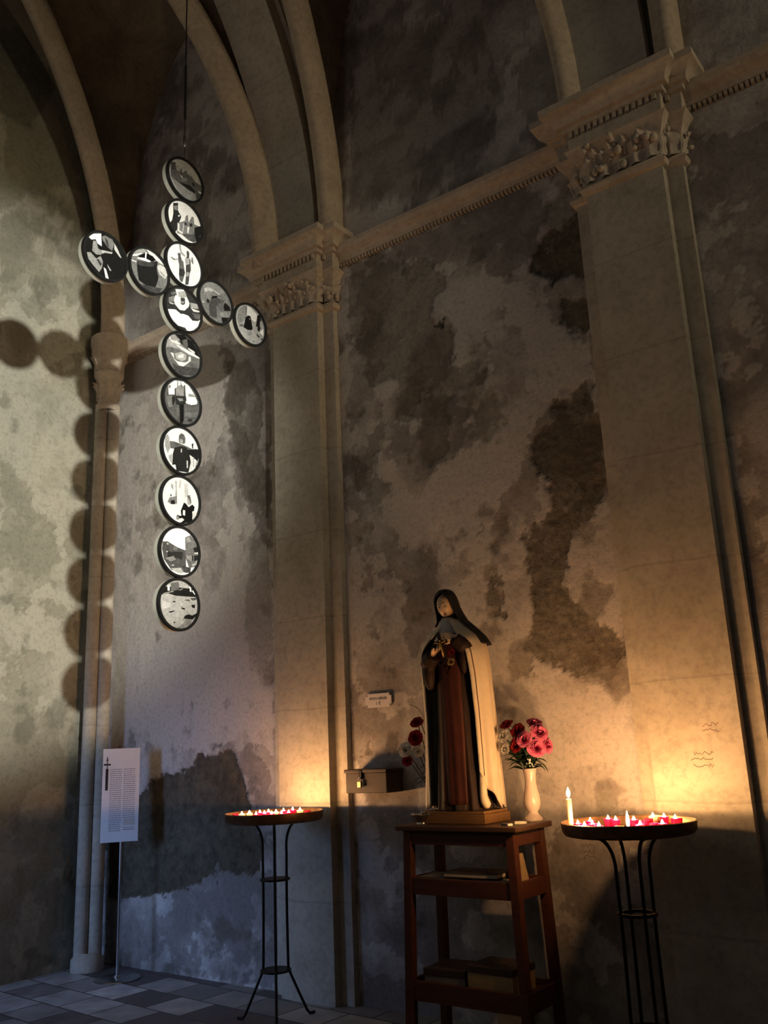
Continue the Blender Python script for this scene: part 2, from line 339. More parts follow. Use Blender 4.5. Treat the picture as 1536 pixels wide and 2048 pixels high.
TONE_L = [(0.45, [(-1.05,5.43),(-0.9,5.3),(-0.51,5.45),(-0.39,5.7),(-0.39,5.19),(-0.86,4.75),(-1.13,4.66),(-1.17,5.2)]),
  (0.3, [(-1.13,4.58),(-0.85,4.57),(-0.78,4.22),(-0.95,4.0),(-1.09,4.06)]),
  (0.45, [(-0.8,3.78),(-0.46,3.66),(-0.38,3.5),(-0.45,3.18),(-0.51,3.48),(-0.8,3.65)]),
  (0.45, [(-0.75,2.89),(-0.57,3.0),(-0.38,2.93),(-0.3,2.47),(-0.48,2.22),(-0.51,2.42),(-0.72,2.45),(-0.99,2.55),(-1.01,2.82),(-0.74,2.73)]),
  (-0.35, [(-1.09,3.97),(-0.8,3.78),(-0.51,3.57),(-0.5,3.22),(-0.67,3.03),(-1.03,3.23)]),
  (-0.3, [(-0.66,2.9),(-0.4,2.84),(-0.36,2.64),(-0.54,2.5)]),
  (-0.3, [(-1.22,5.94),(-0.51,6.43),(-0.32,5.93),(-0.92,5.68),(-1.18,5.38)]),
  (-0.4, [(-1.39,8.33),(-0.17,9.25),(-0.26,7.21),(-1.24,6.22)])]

us = np.arange(-0.28, 6.7, 0.014); vs = np.concatenate([np.arange(-0.02, 5.32, 0.014), np.arange(5.34, 9.3, 0.06)])
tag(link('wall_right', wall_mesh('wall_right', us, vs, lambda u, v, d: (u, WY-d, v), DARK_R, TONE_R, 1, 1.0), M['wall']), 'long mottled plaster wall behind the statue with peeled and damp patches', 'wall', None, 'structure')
us = np.arange(-3.3, 0.04, 0.016); vs = np.concatenate([np.arange(-0.02, 5.6, 0.016), np.arange(5.64, 9.3, 0.06)])
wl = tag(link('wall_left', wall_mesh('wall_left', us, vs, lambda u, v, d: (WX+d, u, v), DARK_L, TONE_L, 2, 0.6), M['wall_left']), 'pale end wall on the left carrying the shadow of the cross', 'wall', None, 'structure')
# rest of the end wall, round the doorway the daylight comes through
m = MB()
for y0, y1, z0, z1 in ((-9, -5.3, -0.02, 9.3), (-3.42, -3.28, -0.02, 9.3), (-5.3, -3.42, 2.4, 9.3)): m.box((WX-0.25, y0, z0), (WX, y1, z1))
o = m.build('wall_left_doorway_side', M['wall_left']); tag(o, 'end wall around the doorway to the left', 'wall', None, 'structure')
m = MB(); m.add([(-1.5, -10, 0), (9, -10, 0), (9, 0.12, 0), (-1.5, 0.12, 0)], [(0, 1, 2, 3)])
tag(m.build('floor', M['floor']), 'worn stone floor tiles in pale and dark pieces', 'floor', None, 'structure')

# ---- piers: stepped plan, with a swept capital and base
PX = [(1.89, 2.35), (4.57, 5.05)]
DP, DS, ST = 0.09, 0.02, 0.10         # pilaster projection, step projection, step width
def pier_plan(x0, x1): return [(x0-ST, 0.06), (x0-ST, -DS), (x0, -DS), (x0, -DP), (x1, -DP), (x1, -DS), (x1+ST, -DS), (x1+ST, 0.06)]
def offset_plan(P, d):
    Q = []; n = len(P)
    for i, p in enumerate(P):
        def nrm(a, b):
            t = Vector((b[0]-a[0], b[1]-a[1])).normalized(); return Vector((-t.y, t.x))*-1
        n1 = nrm(P[i-1], p) if i > 0 else None; n2 = nrm(p, P[i+1]) if i < n-1 else None
        n1 = n1 or n2; n2 = n2 or n1
        b = n1+n2; k = b.length_squared; v = b*(2*d/k) if k > 1e-6 else n1*d
        q = (p[0]+v.x, p[1]+v.y)
        if i in (0, n-1): q = (p[0]+n1.x*d, 0.06)
        Q.append(q)
    return Q
CAP = [(4.80, 0.0), (4.81, 0.022), (4.835, 0.034), (4.86, 0.022), (4.868, 0.006), (4.90, 0.006), (4.99, 0.02), (5.06, 0.05), (5.105, 0.085), (5.11, 0.055), (5.16, 0.058),
       (5.235, 0.062), (5.24, 0.085), (5.265, 0.088), (5.27, 0.115), (5.30, 0.125), (5.345, 0.165), (5.355, 0.185), (5.40, 0.185), (5.41, 0.165), (5.42, 0.0)]
def rows_plan(P, prof): return [[(x, y, z) for x, y in offset_plan(P, d)] for z, d in prof]
def leaf(mb, base, out, up, w, h, curl, mi=0):
    """one carved acanthus leaf standing on the frieze, curling outwards"""
    out = Vector(out); up = Vector(up); side = up.cross(out); rows = []
    for i in range(7):
        t = i/6; ww = w*(0.62+0.5*math.sin(PI*min(1, t*0.9+0.1)))*(1-0.5*max(0, t-0.8)*5)
        o_ = 0.012+curl*t**2.2; z = h*t-curl*0.9*max(0, t-0.82)*2
        rows.append([Vector(base)+side*(ww*k)+up*(z)+out*(o_-abs(k)*0.018+(0.006 if k == 0 else 0)+0.005*math.sin(9*t+abs(k)*5)) for k in (-1, -.6, -.25, 0, .25, .6, 1)])
    mb.grid(rows, mi)
trim_k = [0]
def trim(name_label, cat, mb, mat, **kw):
    trim_k[0] += 1
    return tag(mb.build('trim_%d' % trim_k[0], mat, **kw), name_label, cat, None, 'structure')
for pi, (x0, x1) in enumerate(PX):
    P = pier_plan(x0, x1)
    m = MB(); m.grid(rows_plan(P, [(0.0, 0.0), (1.2, 0.0), (2.4, 0.0), (3.6, 0.0), (4.81, 0.0)]))
    trim(('stepped stone pier beside the far candle stand', 'stepped stone pier behind the tall candle')[pi], 'pier', m, M['pier'])
    m = MB(); m.grid(rows_plan(P, CAP))
    Q = offset_plan(P, 0.0)
    for (a, b) in ((3, 4), (2, 3), (4, 5), (1, 2), (5, 6), (6, 7), (0, 1)):
        A_, B_ = Vector(Q[a]+(0,)), Vector(Q[b]+(0,)); L = (B_-A_).length; t = (B_-A_).normalized(); n_ = Vector((t.y, -t.x, 0))
        k = max(1, round(L/0.095))
        for i in range(k):
            c = A_+t*(L*(i+.5)/k); leaf(m, c+Vector((0, 0, 4.875))+n_*0.01, n_, (0, 0, 1), L/k*0.68, 0.15+0.03*((i*7+pi) % 3-1)*0.5, 0.038)
            if L > 0.2 and i < k-1:
                c = A_+t*(L*(i+1)/k); leaf(m, c+Vector((0, 0, 4.95))+n_*0.02, n_, (0, 0, 1), L/k*0.45, 0.12, 0.045)
        for i in range(int(L/0.024)):                                   # worn lumps of foliage between the leaves
            c = A_+t*random.uniform(0, L)+n_*random.uniform(0.012, 0.05); zz = random.uniform(4.90, 5.09); r_ = random.uniform(0.008, 0.017)
            m.ell(c+Vector((0, 0, zz))+n_*(0.5*(zz-4.90)*0.35), (r_*1.3, r_*1.3, r_*random.uniform(.9, 2.2)), 12, 8)
        kk = max(1, round(L/0.034)); 
        for i in range(kk):                                          # dentils under the abacus
            ex = 0.05 if L > 0.3 else 0.0; c = A_+t*((L+2*ex)*(i+.5)/kk-ex)+n_*0.055; w = L/kk*0.30
            m.hexa([c-t*w+Vector((0, 0, 5.20)), c+t*w+Vector((0, 0, 5.20)), c+t*w+n_*0.026+Vector((0, 0, 5.20)), c-t*w+n_*0.026+Vector((0, 0, 5.20))],
                   [c-t*w+Vector((0, 0, 5.238)), c+t*w+Vector((0, 0, 5.238)), c+t*w+n_*0.026+Vector((0, 0, 5.238)), c-t*w+n_*0.026+Vector((0, 0, 5.238))])
    trim(('carved leaf capital with moulded top beside the hanging cross', 'carved leaf capital with moulded top near the upper right corner')[pi], 'capital', m, M['trim'], smooth=True, angle=38)

# ---- string cornice along the wall between the capitals, with dentils
CP = [(0.0, 5.17), (0.03, 5.175), (0.035, 5.20), (0.05, 5.215), (0.085, 5.235), (0.10, 5.262), (0.105, 5.29), (0.085, 5.302), (0.0, 5.315)]
def cornice(xa, xb, lab):
    m = MB(); path = [(xa, WY, 0), (xb, WY, 0)]
    m.sweep(path, CP, lambda i: Vector((0, -1, 0)), lambda i: Vector((0, 0, 1)))
    n = int((xb-xa)/0.03)
    for i in range(n):
        x = xa+(xb-xa)*(i+.5)/n; m.box((x-0.009, WY-0.028, 5.145), (x+0.009, WY, 5.172))
    return trim(lab, 'cornice', m, M['trim'])
cornice(WX, PX[0][0]-ST, 'dentilled stone string course behind the hanging cross')
cornice(PX[0][1]+ST, PX[1][0]-ST, 'dentilled stone string course running above the statue between the two piers')
cornice(PX[1][1]+ST, 6.7, 'dentilled stone string course at the far right')

# ---- corner shaft pair with its capital
m = MB(); cc = Vector((-0.08, -0.19, 0)); sd = Vector((0.59, 0.81, 0))
for s in (-1, 1): m.lathe([(0.054, 0.0), (0.054, 4.62)], cc+sd*0.052*s, 20)
m.lathe([(0.125, 0), (0.125, 0.08), (0.11, 0.1), (0.08, 0.13)], cc, 24)
trim('twin engaged shafts standing in the wall corner', 'column', m, M['pier'], smooth=True, angle=40)
m = MB()
m.lathe([(r*0.74, z) for r, z in [(0.12, 4.60), (0.145, 4.62), (0.145, 4.65), (0.12, 4.67), (0.115, 4.72), (0.135, 4.83), (0.15, 4.90), (0.175, 4.93), (0.175, 4.955), (0.15, 4.97), (0.16, 5.02), (0.20, 5.10), (0.215, 5.14), (0.215, 5.20), (0.23, 5.22), (0.23, 5.30), (0.20, 5.32), (0.02, 5.33)]], cc, 28)
for z, r, k in ((4.70, 0.085, 10), (4.97, 0.111, 11)):
    for i in range(k):
        a = 2*PI*i/k; n_ = Vector((math.cos(a), math.sin(a), 0)); leaf(m, cc+n_*r+Vector((0, 0, z)), n_, (0, 0, 1), 0.029, 0.17, 0.045)
trim('foliate capital on the corner shafts inside the shadow', 'capital', m, M['trim'], smooth=True, angle=40)

# ---- vault: transverse arches, diagonal ribs and the webs between them
ZS = 5.42
def ell_arc(t, a, b): 
    """t 0..1 from springing to apex of a quarter ellipse: (horizontal, vertical)"""
    q = t*PI/2; return a*(1-math.cos(q)), b*math.sin(q)
def diag(p0, p1, s0, rise, n=28):
    d = Vector((p1[0]-p0[0], p1[1]-p0[1], 0)); L = d.length; d.normalize(); a = L-s0; out = []
    for i in range(n+1):
        h, v = ell_arc(i/n, a, rise); out.append(Vector((p0[0], p0[1], ZS))+d*(s0+h)+Vector((0, 0, v)))
    return out, d
def rib(p0, p1, s0, rise, lab, w=0.085):
    pts, d = diag(p0, p1, s0, rise); side = Vector((-d.y, d.x, 0))
    def up(i):
        t = (pts[min(i+1, len(pts)-1)]-pts[max(i-1, 0)]).normalized(); return side.cross(t).normalized() if side.cross(t).z > 0 or i < 3 else -side.cross(t).normalized()
    pts = [Vector((pts[0].x, pts[0].y, ZS-0.12))]+pts
    prof = [(-w, 0.14), (-w, 0.02), (-w*0.72, -0.005), (-w*0.62, -0.03), (-w*0.35, -0.055), (0, -0.065), (w*0.35, -0.055), (w*0.62, -0.03), (w*0.72, -0.005), (w, 0.02), (w, 0.14)]
    def upv(i):
        t = (pts[min(i+1, len(pts)-1)]-pts[max(i-1, 0)]).normalized(); b = t.cross(side); 
        return b if b.dot(-d+Vector((0, 0, 0.3))) > 0 else -b
    m = MB(); m.sweep(pts, prof, lambda i: side, upv, closed=True)
    trim(lab, 'rib', m, M['rib'], smooth=True, angle=45)
APZ = 3.28
C1 = (1.0, -3.55); C2 = (3.46, -3.7); C3 = (6.2, -3.7)
rib((-0.1, -0.1), C1, 0.15, APZ, 'diagonal vault rib rising from the wall corner')
rib((1.9, 0.0), C1, 0.2, APZ, 'thin diagonal vault rib rising from the capital beside the cross')
rib((2.46, 0.0), C2, 0.1, APZ, 'round moulded rib along the right of the nearest arch band')
rib((4.55, 0.0), C2, 0.1, APZ, 'thin vault rib rising left of the upper right capital')
rib((5.16, 0.0), C3, 0.1, APZ, 'vault rib rising right of the upper right capital')
for pi, (x0, x1) in enumerate(PX):
    m = MB(); R = 3.6; yc = -DP-R; path = []; n = 60
    path = [(0, yc+R*math.cos(PI*i/n), ZS+R*math.sin(PI*i/n)) for i in range(n+1)]
    prof = [(x0, 0.0), (x1, 0.0), (x1, 0.12), (x1+0.03, 0.13), (x1+0.03, 0.45), (x0-0.03, 0.45), (x0-0.03, 0.13), (x0, 0.12)]
    m.sweep(path, prof, lambda i: Vector((1, 0, 0)), lambda i: Vector((0, math.cos(PI*i/n), math.sin(PI*i/n))), closed=True)
    trim(('broad flat stone arch springing from the capital beside the cross', 'broad flat stone arch springing from the upper right capital')[pi], 'arch', m, M['pier'], smooth=True, angle=40)
def web(mb, A_, B_):
    """cell surface ruled between two curves of equal length, slightly domed"""
    rows = []
    for i in range(len(A_)):
        r = []
        for k in range(9):
            s = k/8; p = A_[i].lerp(B_[i], s); p = p+Vector((0, 0, 0.10*math.sin(PI*s)*math.sin(PI/2*i/(len(A_)-1)))); r.append(p)
        rows.append(r)
    mb.grid(rows)
def wallarc(x0, x1, z1, n=28):      # half of a wall arch, from the springing to its crown
    return [Vector((x0+(x1-x0)*(1-math.cos(PI/2*i/n)), WY+0.02, ZS+(z1-ZS)*math.sin(PI/2*i/n))) for i in range(n+1)]
def crossarc(x, n=28):
    return [Vector((x, -DP-3.6+3.75*math.cos(PI/2*i/n), ZS+3.75*math.sin(PI/2*i/n))) for i in range(n+1)]
def lift(L, dz=0.06): return [p+Vector((0, 0, dz)) for p in L]
vault = MB()
r1 = lift(diag((-0.1, -0.1), C1, 0.05, APZ)[0]); r2 = lift(diag((1.9, 0.0), C1, 0.1, APZ)[0]); r3 = lift(diag((2.46, 0), C2, 0.02, APZ)[0]); r4 = lift(diag((4.55, 0), C2, 0.02, APZ)[0]); r5 = lift(diag((5.16, 0), C3, 0.02, APZ)[0])
web(vault, wallarc(-0.22, 1.0, 8.5), r1); web(vault, wallarc(1.86, 1.0, 8.5), r2); web(vault, crossarc(1.86), r2)
lw = [Vector((WX-0.03, p.y, p.z)) for p in crossarc(0)]; web(vault, lw, r1)
web(vault, wallarc(2.4, 3.46, 8.5), r3); web(vault, wallarc(4.52, 3.46, 8.5), r4); web(vault, crossarc(2.38), r3); web(vault, crossarc(4.54), r4)
web(vault, wallarc(5.1, 6.2, 8.5), r5); web(vault, crossarc(5.08), r5)
# the half of the vault over the nave side, mirrored about the centre line
n0 = len(vault.v); f0 = list(vault.f); vault.v += [(x, -7.35-y, z) for x, y, z in vault.v]; vault.f += [tuple(i+n0 for i in reversed(f)) for f in f0]; vault.m += [0]*len(f0)
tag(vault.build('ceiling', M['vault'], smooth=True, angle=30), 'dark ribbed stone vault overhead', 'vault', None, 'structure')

# ---------------------------------------------------------------- the hanging cross of photographs
PRINTS = {
'v1': (0.62, [(0.30, [(-0.77,0.45),(-0.53,0.55),(-0.51,0.37),(-0.36,0.53),(-0.28,0.36),(-0.2,0.51),(-0.16,0.25),(0.03,0.51),(0.11,0.36),(0.35,0.35),(0.57,0.19),(0.87,0.19),(0.97,-0.21),(0.72,-0.71),(0.32,-0.72),(-0.45,-0.6),(-0.78,-0.18)]), (0.20, [(-0.77,0.45),(-0.55,0.57),(-0.5,0.24),(-0.75,0.11)]), (0.55, [(-0.51,0.51),(-0.36,0.49),(-0.28,0.26),(-0.47,0.24)]), (0.50, [(-0.7,-0.25),(-0.34,-0.31),(0.22,-0.39),(0.87,-0.38),(0.72,-0.78),(0.13,-0.94),(-0.33,-0.8)]), (0.10, [(-0.34,-0.26),(0.24,-0.13),(0.55,-0.24),(0.53,-0.39),(-0.07,-0.34)]), (0.12, [(0.35,0.09),(0.51,0.09),(0.49,-0.06),(0.37,-0.05)]), (0.80, [(-0.27,0.11),(-0.14,0.06),(-0.17,0.0),(-0.27,0.04)]), (0.80, [(0.69,-0.15),(0.91,-0.16),(0.87,-0.25),(0.73,-0.23)]), (0.45, [(-0.23,-0.04),(0.08,0.14),(0.08,-0.04),(-0.23,-0.16)]), (0.22, [(0.57,-0.38),(0.95,-0.24),(0.82,-0.62),(0.6,-0.63)])]),
'v2': (0.90, [(0.12, [(-0.62,0.6),(-0.36,0.73),(-0.37,0.39),(-0.28,0.28),(-0.18,0.16),(-0.23,0.0),(-0.3,-0.18),(-0.39,-0.54),(-0.52,-0.75),(-0.79,-0.43),(-0.66,-0.22),(-0.6,0.1)]), (0.45, [(-0.58,0.48),(-0.4,0.59),(-0.41,0.35),(-0.56,0.33)]), (0.95, [(-0.35,0.16),(-0.27,0.2),(-0.27,0.13),(-0.34,0.09)]), (0.42, [(-0.36,-0.21),(-0.16,-0.06),(-0.0,0.06),(0.05,0.32),(0.16,0.41),(0.21,0.08),(0.38,0.45),(0.47,0.46),(0.52,0.14),(0.79,0.17),(0.9,-0.19),(0.78,-0.68),(0.36,-0.89),(-0.14,-0.76),(-0.41,-0.71)]), (0.85, [(-0.38,-0.2),(-0.27,-0.23),(-0.28,-0.51),(-0.11,-0.52),(-0.06,-0.1),(-0.02,-0.05),(-0.11,-0.62),(-0.37,-0.58)]), (0.90, [(0.15,-0.13),(0.25,-0.12),(0.2,-0.45),(0.14,-0.41)]), (0.14, [(-0.04,-0.06),(0.09,0.04),(0.11,-0.1),(-0.02,-0.16)]), (0.12, [(0.25,0.05),(0.4,0.14),(0.42,-0.0),(0.27,-0.09)]), (0.25, [(-0.18,-0.64),(0.78,-0.21),(0.78,-0.61),(0.43,-0.77),(-0.14,-0.74)]), (0.08, [(0.52,-0.02),(0.85,0.22),(0.95,-0.07),(0.9,-0.52),(0.64,-0.64),(0.52,-0.28)]), (0.88, [(-0.48,-0.72),(-0.14,-0.66),(0.2,-0.76),(0.53,-0.76),(0.36,-0.93),(-0.03,-0.92)])]),
'v3': (0.90, [(0.50, [(-0.28,0.86),(-0.19,0.9),(-0.17,0.69),(-0.13,0.55),(0.06,0.47),(0.03,0.4),(-0.18,0.47),(-0.25,0.66)]), (0.30, [(-0.35,0.41),(-0.2,0.48),(-0.18,0.33),(-0.12,0.19),(-0.04,0.16),(0.02,-0.18),(0.06,-0.32),(-0.01,-0.58),(-0.07,-0.8),(-0.16,-0.8),(-0.23,-0.74),(-0.26,-0.49),(-0.25,-0.08),(-0.31,0.08),(-0.31,0.24)]), (0.15, [(-0.24,-0.24),(0.02,-0.18),(0.04,-0.36),(-0.03,-0.52),(-0.24,-0.58)]), (0.35, [(-0.71,0.09),(-0.64,0.09),(-0.47,0.08),(-0.33,0.16),(-0.34,0.11),(-0.53,0.01),(-0.69,0.05)]), (0.20, [(0.12,0.71),(0.21,0.75),(0.27,0.66),(0.25,0.45),(0.33,0.39),(0.36,-0.06),(0.29,-0.29),(0.27,-0.56),(0.24,-0.78),(0.07,-0.85),(0.1,-0.47),(0.09,0.05),(0.05,0.3),(0.14,0.47)]), (0.60, [(0.07,0.37),(0.27,0.43),(0.28,0.17),(0.09,0.05)]), (0.55, [(0.13,-0.26),(0.28,-0.21),(0.23,-0.41),(0.1,-0.47)]), (0.35, [(0.39,0.56),(0.45,0.54),(0.49,0.26),(0.43,0.25),(0.37,0.34)]), (0.25, [(-0.35,0.4),(-0.2,0.45),(-0.18,0.26),(-0.27,0.25)])]),
'v4': (0.15, [(0.90, [(-0.43,0.75),(-0.01,0.91),(0.07,0.8),(0.18,0.62),(0.32,0.41),(0.28,0.24),(0.06,-0.02),(-0.19,-0.08),(-0.44,0.08),(-0.49,0.23),(-0.44,0.46),(-0.34,0.52)]), (0.62, [(-0.3,0.68),(0.07,0.86),(0.17,0.64),(-0.08,0.48),(-0.26,0.49)]), (0.18, [(-0.15,0.48),(0.07,0.54),(0.08,0.29),(-0.03,0.19),(-0.14,0.21)]), (0.50, [(-0.15,0.32),(0.04,0.38),(0.0,0.27),(-0.13,0.24)]), (0.98, [(-0.79,-0.28),(-0.54,-0.19),(-0.4,-0.15),(-0.14,-0.24),(0.01,-0.19),(0.25,-0.17),(0.48,-0.31),(0.77,-0.22),(0.9,-0.12),(0.83,-0.52),(0.55,-0.81),(0.21,-0.87),(0.11,-0.76),(-0.27,-0.8),(-0.64,-0.62)]), (0.55, [(0.34,0.45),(0.72,0.52),(0.8,0.34),(0.38,0.21)]), (0.80, [(0.38,0.21),(0.84,0.26),(0.82,0.19),(0.53,0.11)]), (0.30, [(0.44,0.03),(0.88,0.13),(0.86,-0.12),(0.61,-0.18)]), (0.40, [(-0.77,0.24),(-0.48,0.43),(-0.51,0.15),(-0.76,0.02)]), (0.75, [(-0.73,0.05),(-0.49,0.08),(-0.53,0.02),(-0.72,0.0)]), (0.35, [(-0.68,0.49),(-0.43,0.64),(-0.37,0.54),(-0.61,0.41)])]),
'v5': (0.34, [(0.05, [(-0.42,0.81),(0.02,0.95),(0.58,0.93),(0.89,0.61),(0.97,0.2),(0.61,0.26),(0.21,0.41),(-0.09,0.49),(-0.16,0.64)]), (0.55, [(-0.82,0.48),(-0.65,0.66),(-0.34,0.68),(-0.16,0.62),(-0.3,0.48),(-0.12,0.42),(0.44,0.27),(0.89,0.17),(0.87,0.12),(0.22,0.13),(-0.15,0.19),(-0.59,0.16),(-0.82,0.08)]), (0.50, [(-0.65,0.63),(-0.42,0.76),(-0.25,0.63),(-0.41,0.5),(-0.63,0.5)]), (0.88, [(-0.34,0.34),(-0.27,0.35),(0.47,0.28),(0.89,0.19),(0.85,0.14),(0.31,0.16),(-0.25,0.28)]), (0.80, [(-0.75,0.52),(-0.67,0.64),(-0.61,0.46),(-0.31,0.52),(-0.12,0.46),(-0.18,0.38),(-0.57,0.38)]), (0.85, [(-0.63,-0.08),(-0.46,-0.07),(-0.43,-0.28),(-0.29,-0.35),(0.13,-0.27),(0.28,-0.16),(0.31,0.05),(0.4,0.07),(0.42,-0.1),(0.22,-0.3),(0.04,-0.47),(-0.18,-0.5),(-0.4,-0.34),(-0.54,-0.19)]), (0.60, [(-0.4,-0.05),(-0.08,0.12),(0.18,0.07),(0.16,-0.14),(-0.04,-0.27),(-0.33,-0.27)]), (0.85, [(-0.26,-0.09),(0.03,0.07),(0.03,-0.09),(-0.22,-0.19)]), (0.30, [(-0.59,0.16),(-0.41,0.16),(-0.44,0.01),(-0.56,-0.01)]), (0.30, [(0.42,-0.17),(0.9,-0.22),(0.84,-0.43),(0.46,-0.29)]), (0.20, [(-0.54,-0.49),(-0.28,-0.55),(0.22,-0.43),(0.86,-0.31),(0.6,-0.71),(-0.02,-0.86),(-0.39,-0.75)]), (0.75, [(0.25,0.42),(0.6,0.36),(0.62,0.27),(0.51,0.26),(0.27,0.35)]), (0.30, [(-0.07,0.62),(0.2,0.78),(0.25,0.42),(0.03,0.38)])]),
'v6': (0.28, [(0.90, [(-0.7,0.51),(-0.39,0.8),(0.04,0.92),(0.34,0.8),(0.56,0.59),(0.79,0.26),(0.75,0.13),(0.42,0.0),(0.2,0.03),(0.16,0.41),(-0.38,0.22),(-0.66,0.13)]), (0.50, [(-0.33,0.5),(-0.22,0.6),(-0.06,0.74),(0.08,0.69),(0.14,0.56),(0.16,0.32),(-0.34,0.17)]), (0.20, [(-0.38,0.46),(-0.31,0.51),(-0.3,0.12),(-0.33,-0.13),(-0.37,0.1)]), (0.22, [(0.08,0.75),(0.14,0.77),(0.18,0.32),(0.24,0.1),(0.09,0.18)]), (0.20, [(-0.25,0.82),(-0.22,0.82),(-0.21,0.57),(-0.25,0.56)]), (0.20, [(-0.1,0.86),(-0.08,0.87),(-0.03,0.63),(-0.06,0.62)]), (0.13, [(-0.34,0.17),(0.2,0.3),(0.17,0.02),(0.06,-0.15),(-0.3,-0.18)]), (0.45, [(-0.27,0.1),(0.02,0.16),(0.06,0.08),(-0.12,-0.01)]), (0.05, [(-0.16,-0.14),(0.08,-0.07),(0.09,-0.74),(0.02,-0.88),(-0.09,-0.86),(-0.13,-0.43)]), (0.32, [(-0.3,-0.22),(-0.14,-0.17),(-0.11,-0.64),(-0.29,-0.65)]), (0.30, [(0.1,-0.06),(0.42,0.03),(0.45,-0.34),(0.12,-0.39)]), (0.10, [(-0.48,0.13),(-0.38,0.16),(-0.37,-0.05),(-0.44,-0.26),(-0.51,-0.06)]), (0.40, [(-0.81,0.03),(-0.52,0.12),(-0.49,-0.32),(-0.68,-0.4)]), (0.35, [(0.12,-0.4),(0.76,-0.22),(0.71,-0.46),(0.12,-0.58)]), (0.15, [(0.3,-0.6),(0.52,-0.57),(0.49,-0.67),(0.31,-0.71)]), (0.45, [(-0.7,0.51),(-0.6,0.54),(-0.58,0.44),(-0.68,0.38)]), (0.50, [(0.29,0.43),(0.53,0.49),(0.66,0.41),(0.33,0.34)])]),
'v7': (0.88, [(0.30, [(-0.57,0.25),(-0.35,0.29),(0.04,0.26),(0.26,0.24),(0.53,0.2),(0.99,0.31),(0.97,0.04),(0.26,0.02),(-0.27,0.0),(-0.53,-0.03)]), (0.55, [(-0.82,0.33),(-0.67,0.51),(-0.58,0.36),(-0.55,-0.04),(-0.65,-0.29),(-0.79,-0.01)]), (0.10, [(-0.34,0.03),(-0.03,0.18),(0.26,0.19),(0.41,-0.04),(0.48,-0.37),(0.38,-0.83),(-0.25,-1.0),(-0.28,-0.63),(-0.43,-0.68),(-0.41,-0.23)]), (0.30, [(-0.12,0.6),(-0.02,0.71),(0.12,0.69),(0.2,0.55),(0.18,0.35),(0.11,0.3),(-0.1,0.28),(-0.14,0.4)]), (0.55, [(-0.1,0.45),(0.07,0.46),(0.08,0.32),(-0.07,0.29)]), (0.70, [(-0.03,0.06),(0.03,0.08),(0.03,-0.07),(-0.03,-0.08)]), (0.12, [(0.51,0.4),(0.6,0.45),(0.58,0.21),(0.53,0.23)]), (0.08, [(0.26,0.1),(0.97,0.28),(1.01,-0.04),(0.81,-0.56),(0.72,-0.61),(0.77,-0.22),(0.55,-0.12),(0.41,-0.07)]), (0.80, [(0.44,-0.15),(0.53,-0.15),(0.56,-0.76),(0.44,-0.79),(0.48,-0.37)]), (0.60, [(0.57,-0.14),(0.64,-0.13),(0.63,-0.54),(0.59,-0.55)]), (0.75, [(0.68,-0.33),(0.79,-0.24),(0.74,-0.59),(0.67,-0.59)]), (0.70, [(0.25,-0.35),(0.32,-0.34),(0.33,-0.64),(0.27,-0.64)]), (0.60, [(-0.63,-0.34),(-0.44,-0.24),(-0.45,-0.63),(-0.54,-0.58)])]),
'v8': (0.86, [(0.62, [(-0.28,0.72),(-0.19,0.74),(-0.17,-0.15),(-0.26,-0.18),(-0.25,0.33)]), (0.70, [(-0.08,0.78),(0.02,0.8),(-0.01,0.48),(-0.08,0.46)]), (0.68, [(0.18,0.71),(0.36,0.71),(0.38,0.26),(0.21,0.14)]), (0.60, [(-0.48,0.58),(-0.36,0.56),(-0.35,0.31),(-0.46,0.43)]), (0.42, [(-0.52,0.02),(-0.31,0.09),(-0.18,0.15),(-0.17,-0.18),(-0.45,-0.24),(-0.63,-0.17)]), (0.08, [(-0.48,-0.1),(-0.31,-0.04),(-0.26,-0.14),(-0.31,-0.22),(-0.46,-0.22)]), (0.15, [(-0.5,0.14),(-0.44,0.15),(-0.44,0.08),(-0.49,0.06)]), (0.30, [(0.33,0.25),(0.44,0.3),(0.49,0.19),(0.53,-0.03),(0.39,0.0),(0.33,0.13)]), (0.60, [(0.31,0.19),(0.42,0.09),(0.5,-0.09),(0.34,-0.09)]), (0.03, [(0.16,-0.06),(0.25,-0.08),(0.39,-0.2),(0.57,-0.06),(0.69,-0.13),(0.66,-0.3),(0.57,-0.34),(0.61,-0.7),(0.47,-0.89),(0.09,-0.93),(-0.05,-0.89),(0.05,-0.85),(0.19,-0.73),(0.08,-0.68),(-0.09,-0.74),(-0.2,-0.69),(-0.16,-0.6),(-0.06,-0.62),(0.05,-0.6),(0.01,-0.41),(0.11,-0.17)]), (0.85, [(0.11,-0.36),(0.22,-0.36),(0.22,-0.57),(0.11,-0.56)]), (0.50, [(-0.16,-0.64),(-0.07,-0.67),(-0.07,-0.78),(-0.21,-0.77)]), (0.78, [(0.57,-0.38),(0.79,-0.32),(0.83,-0.46),(0.67,-0.66)])]),
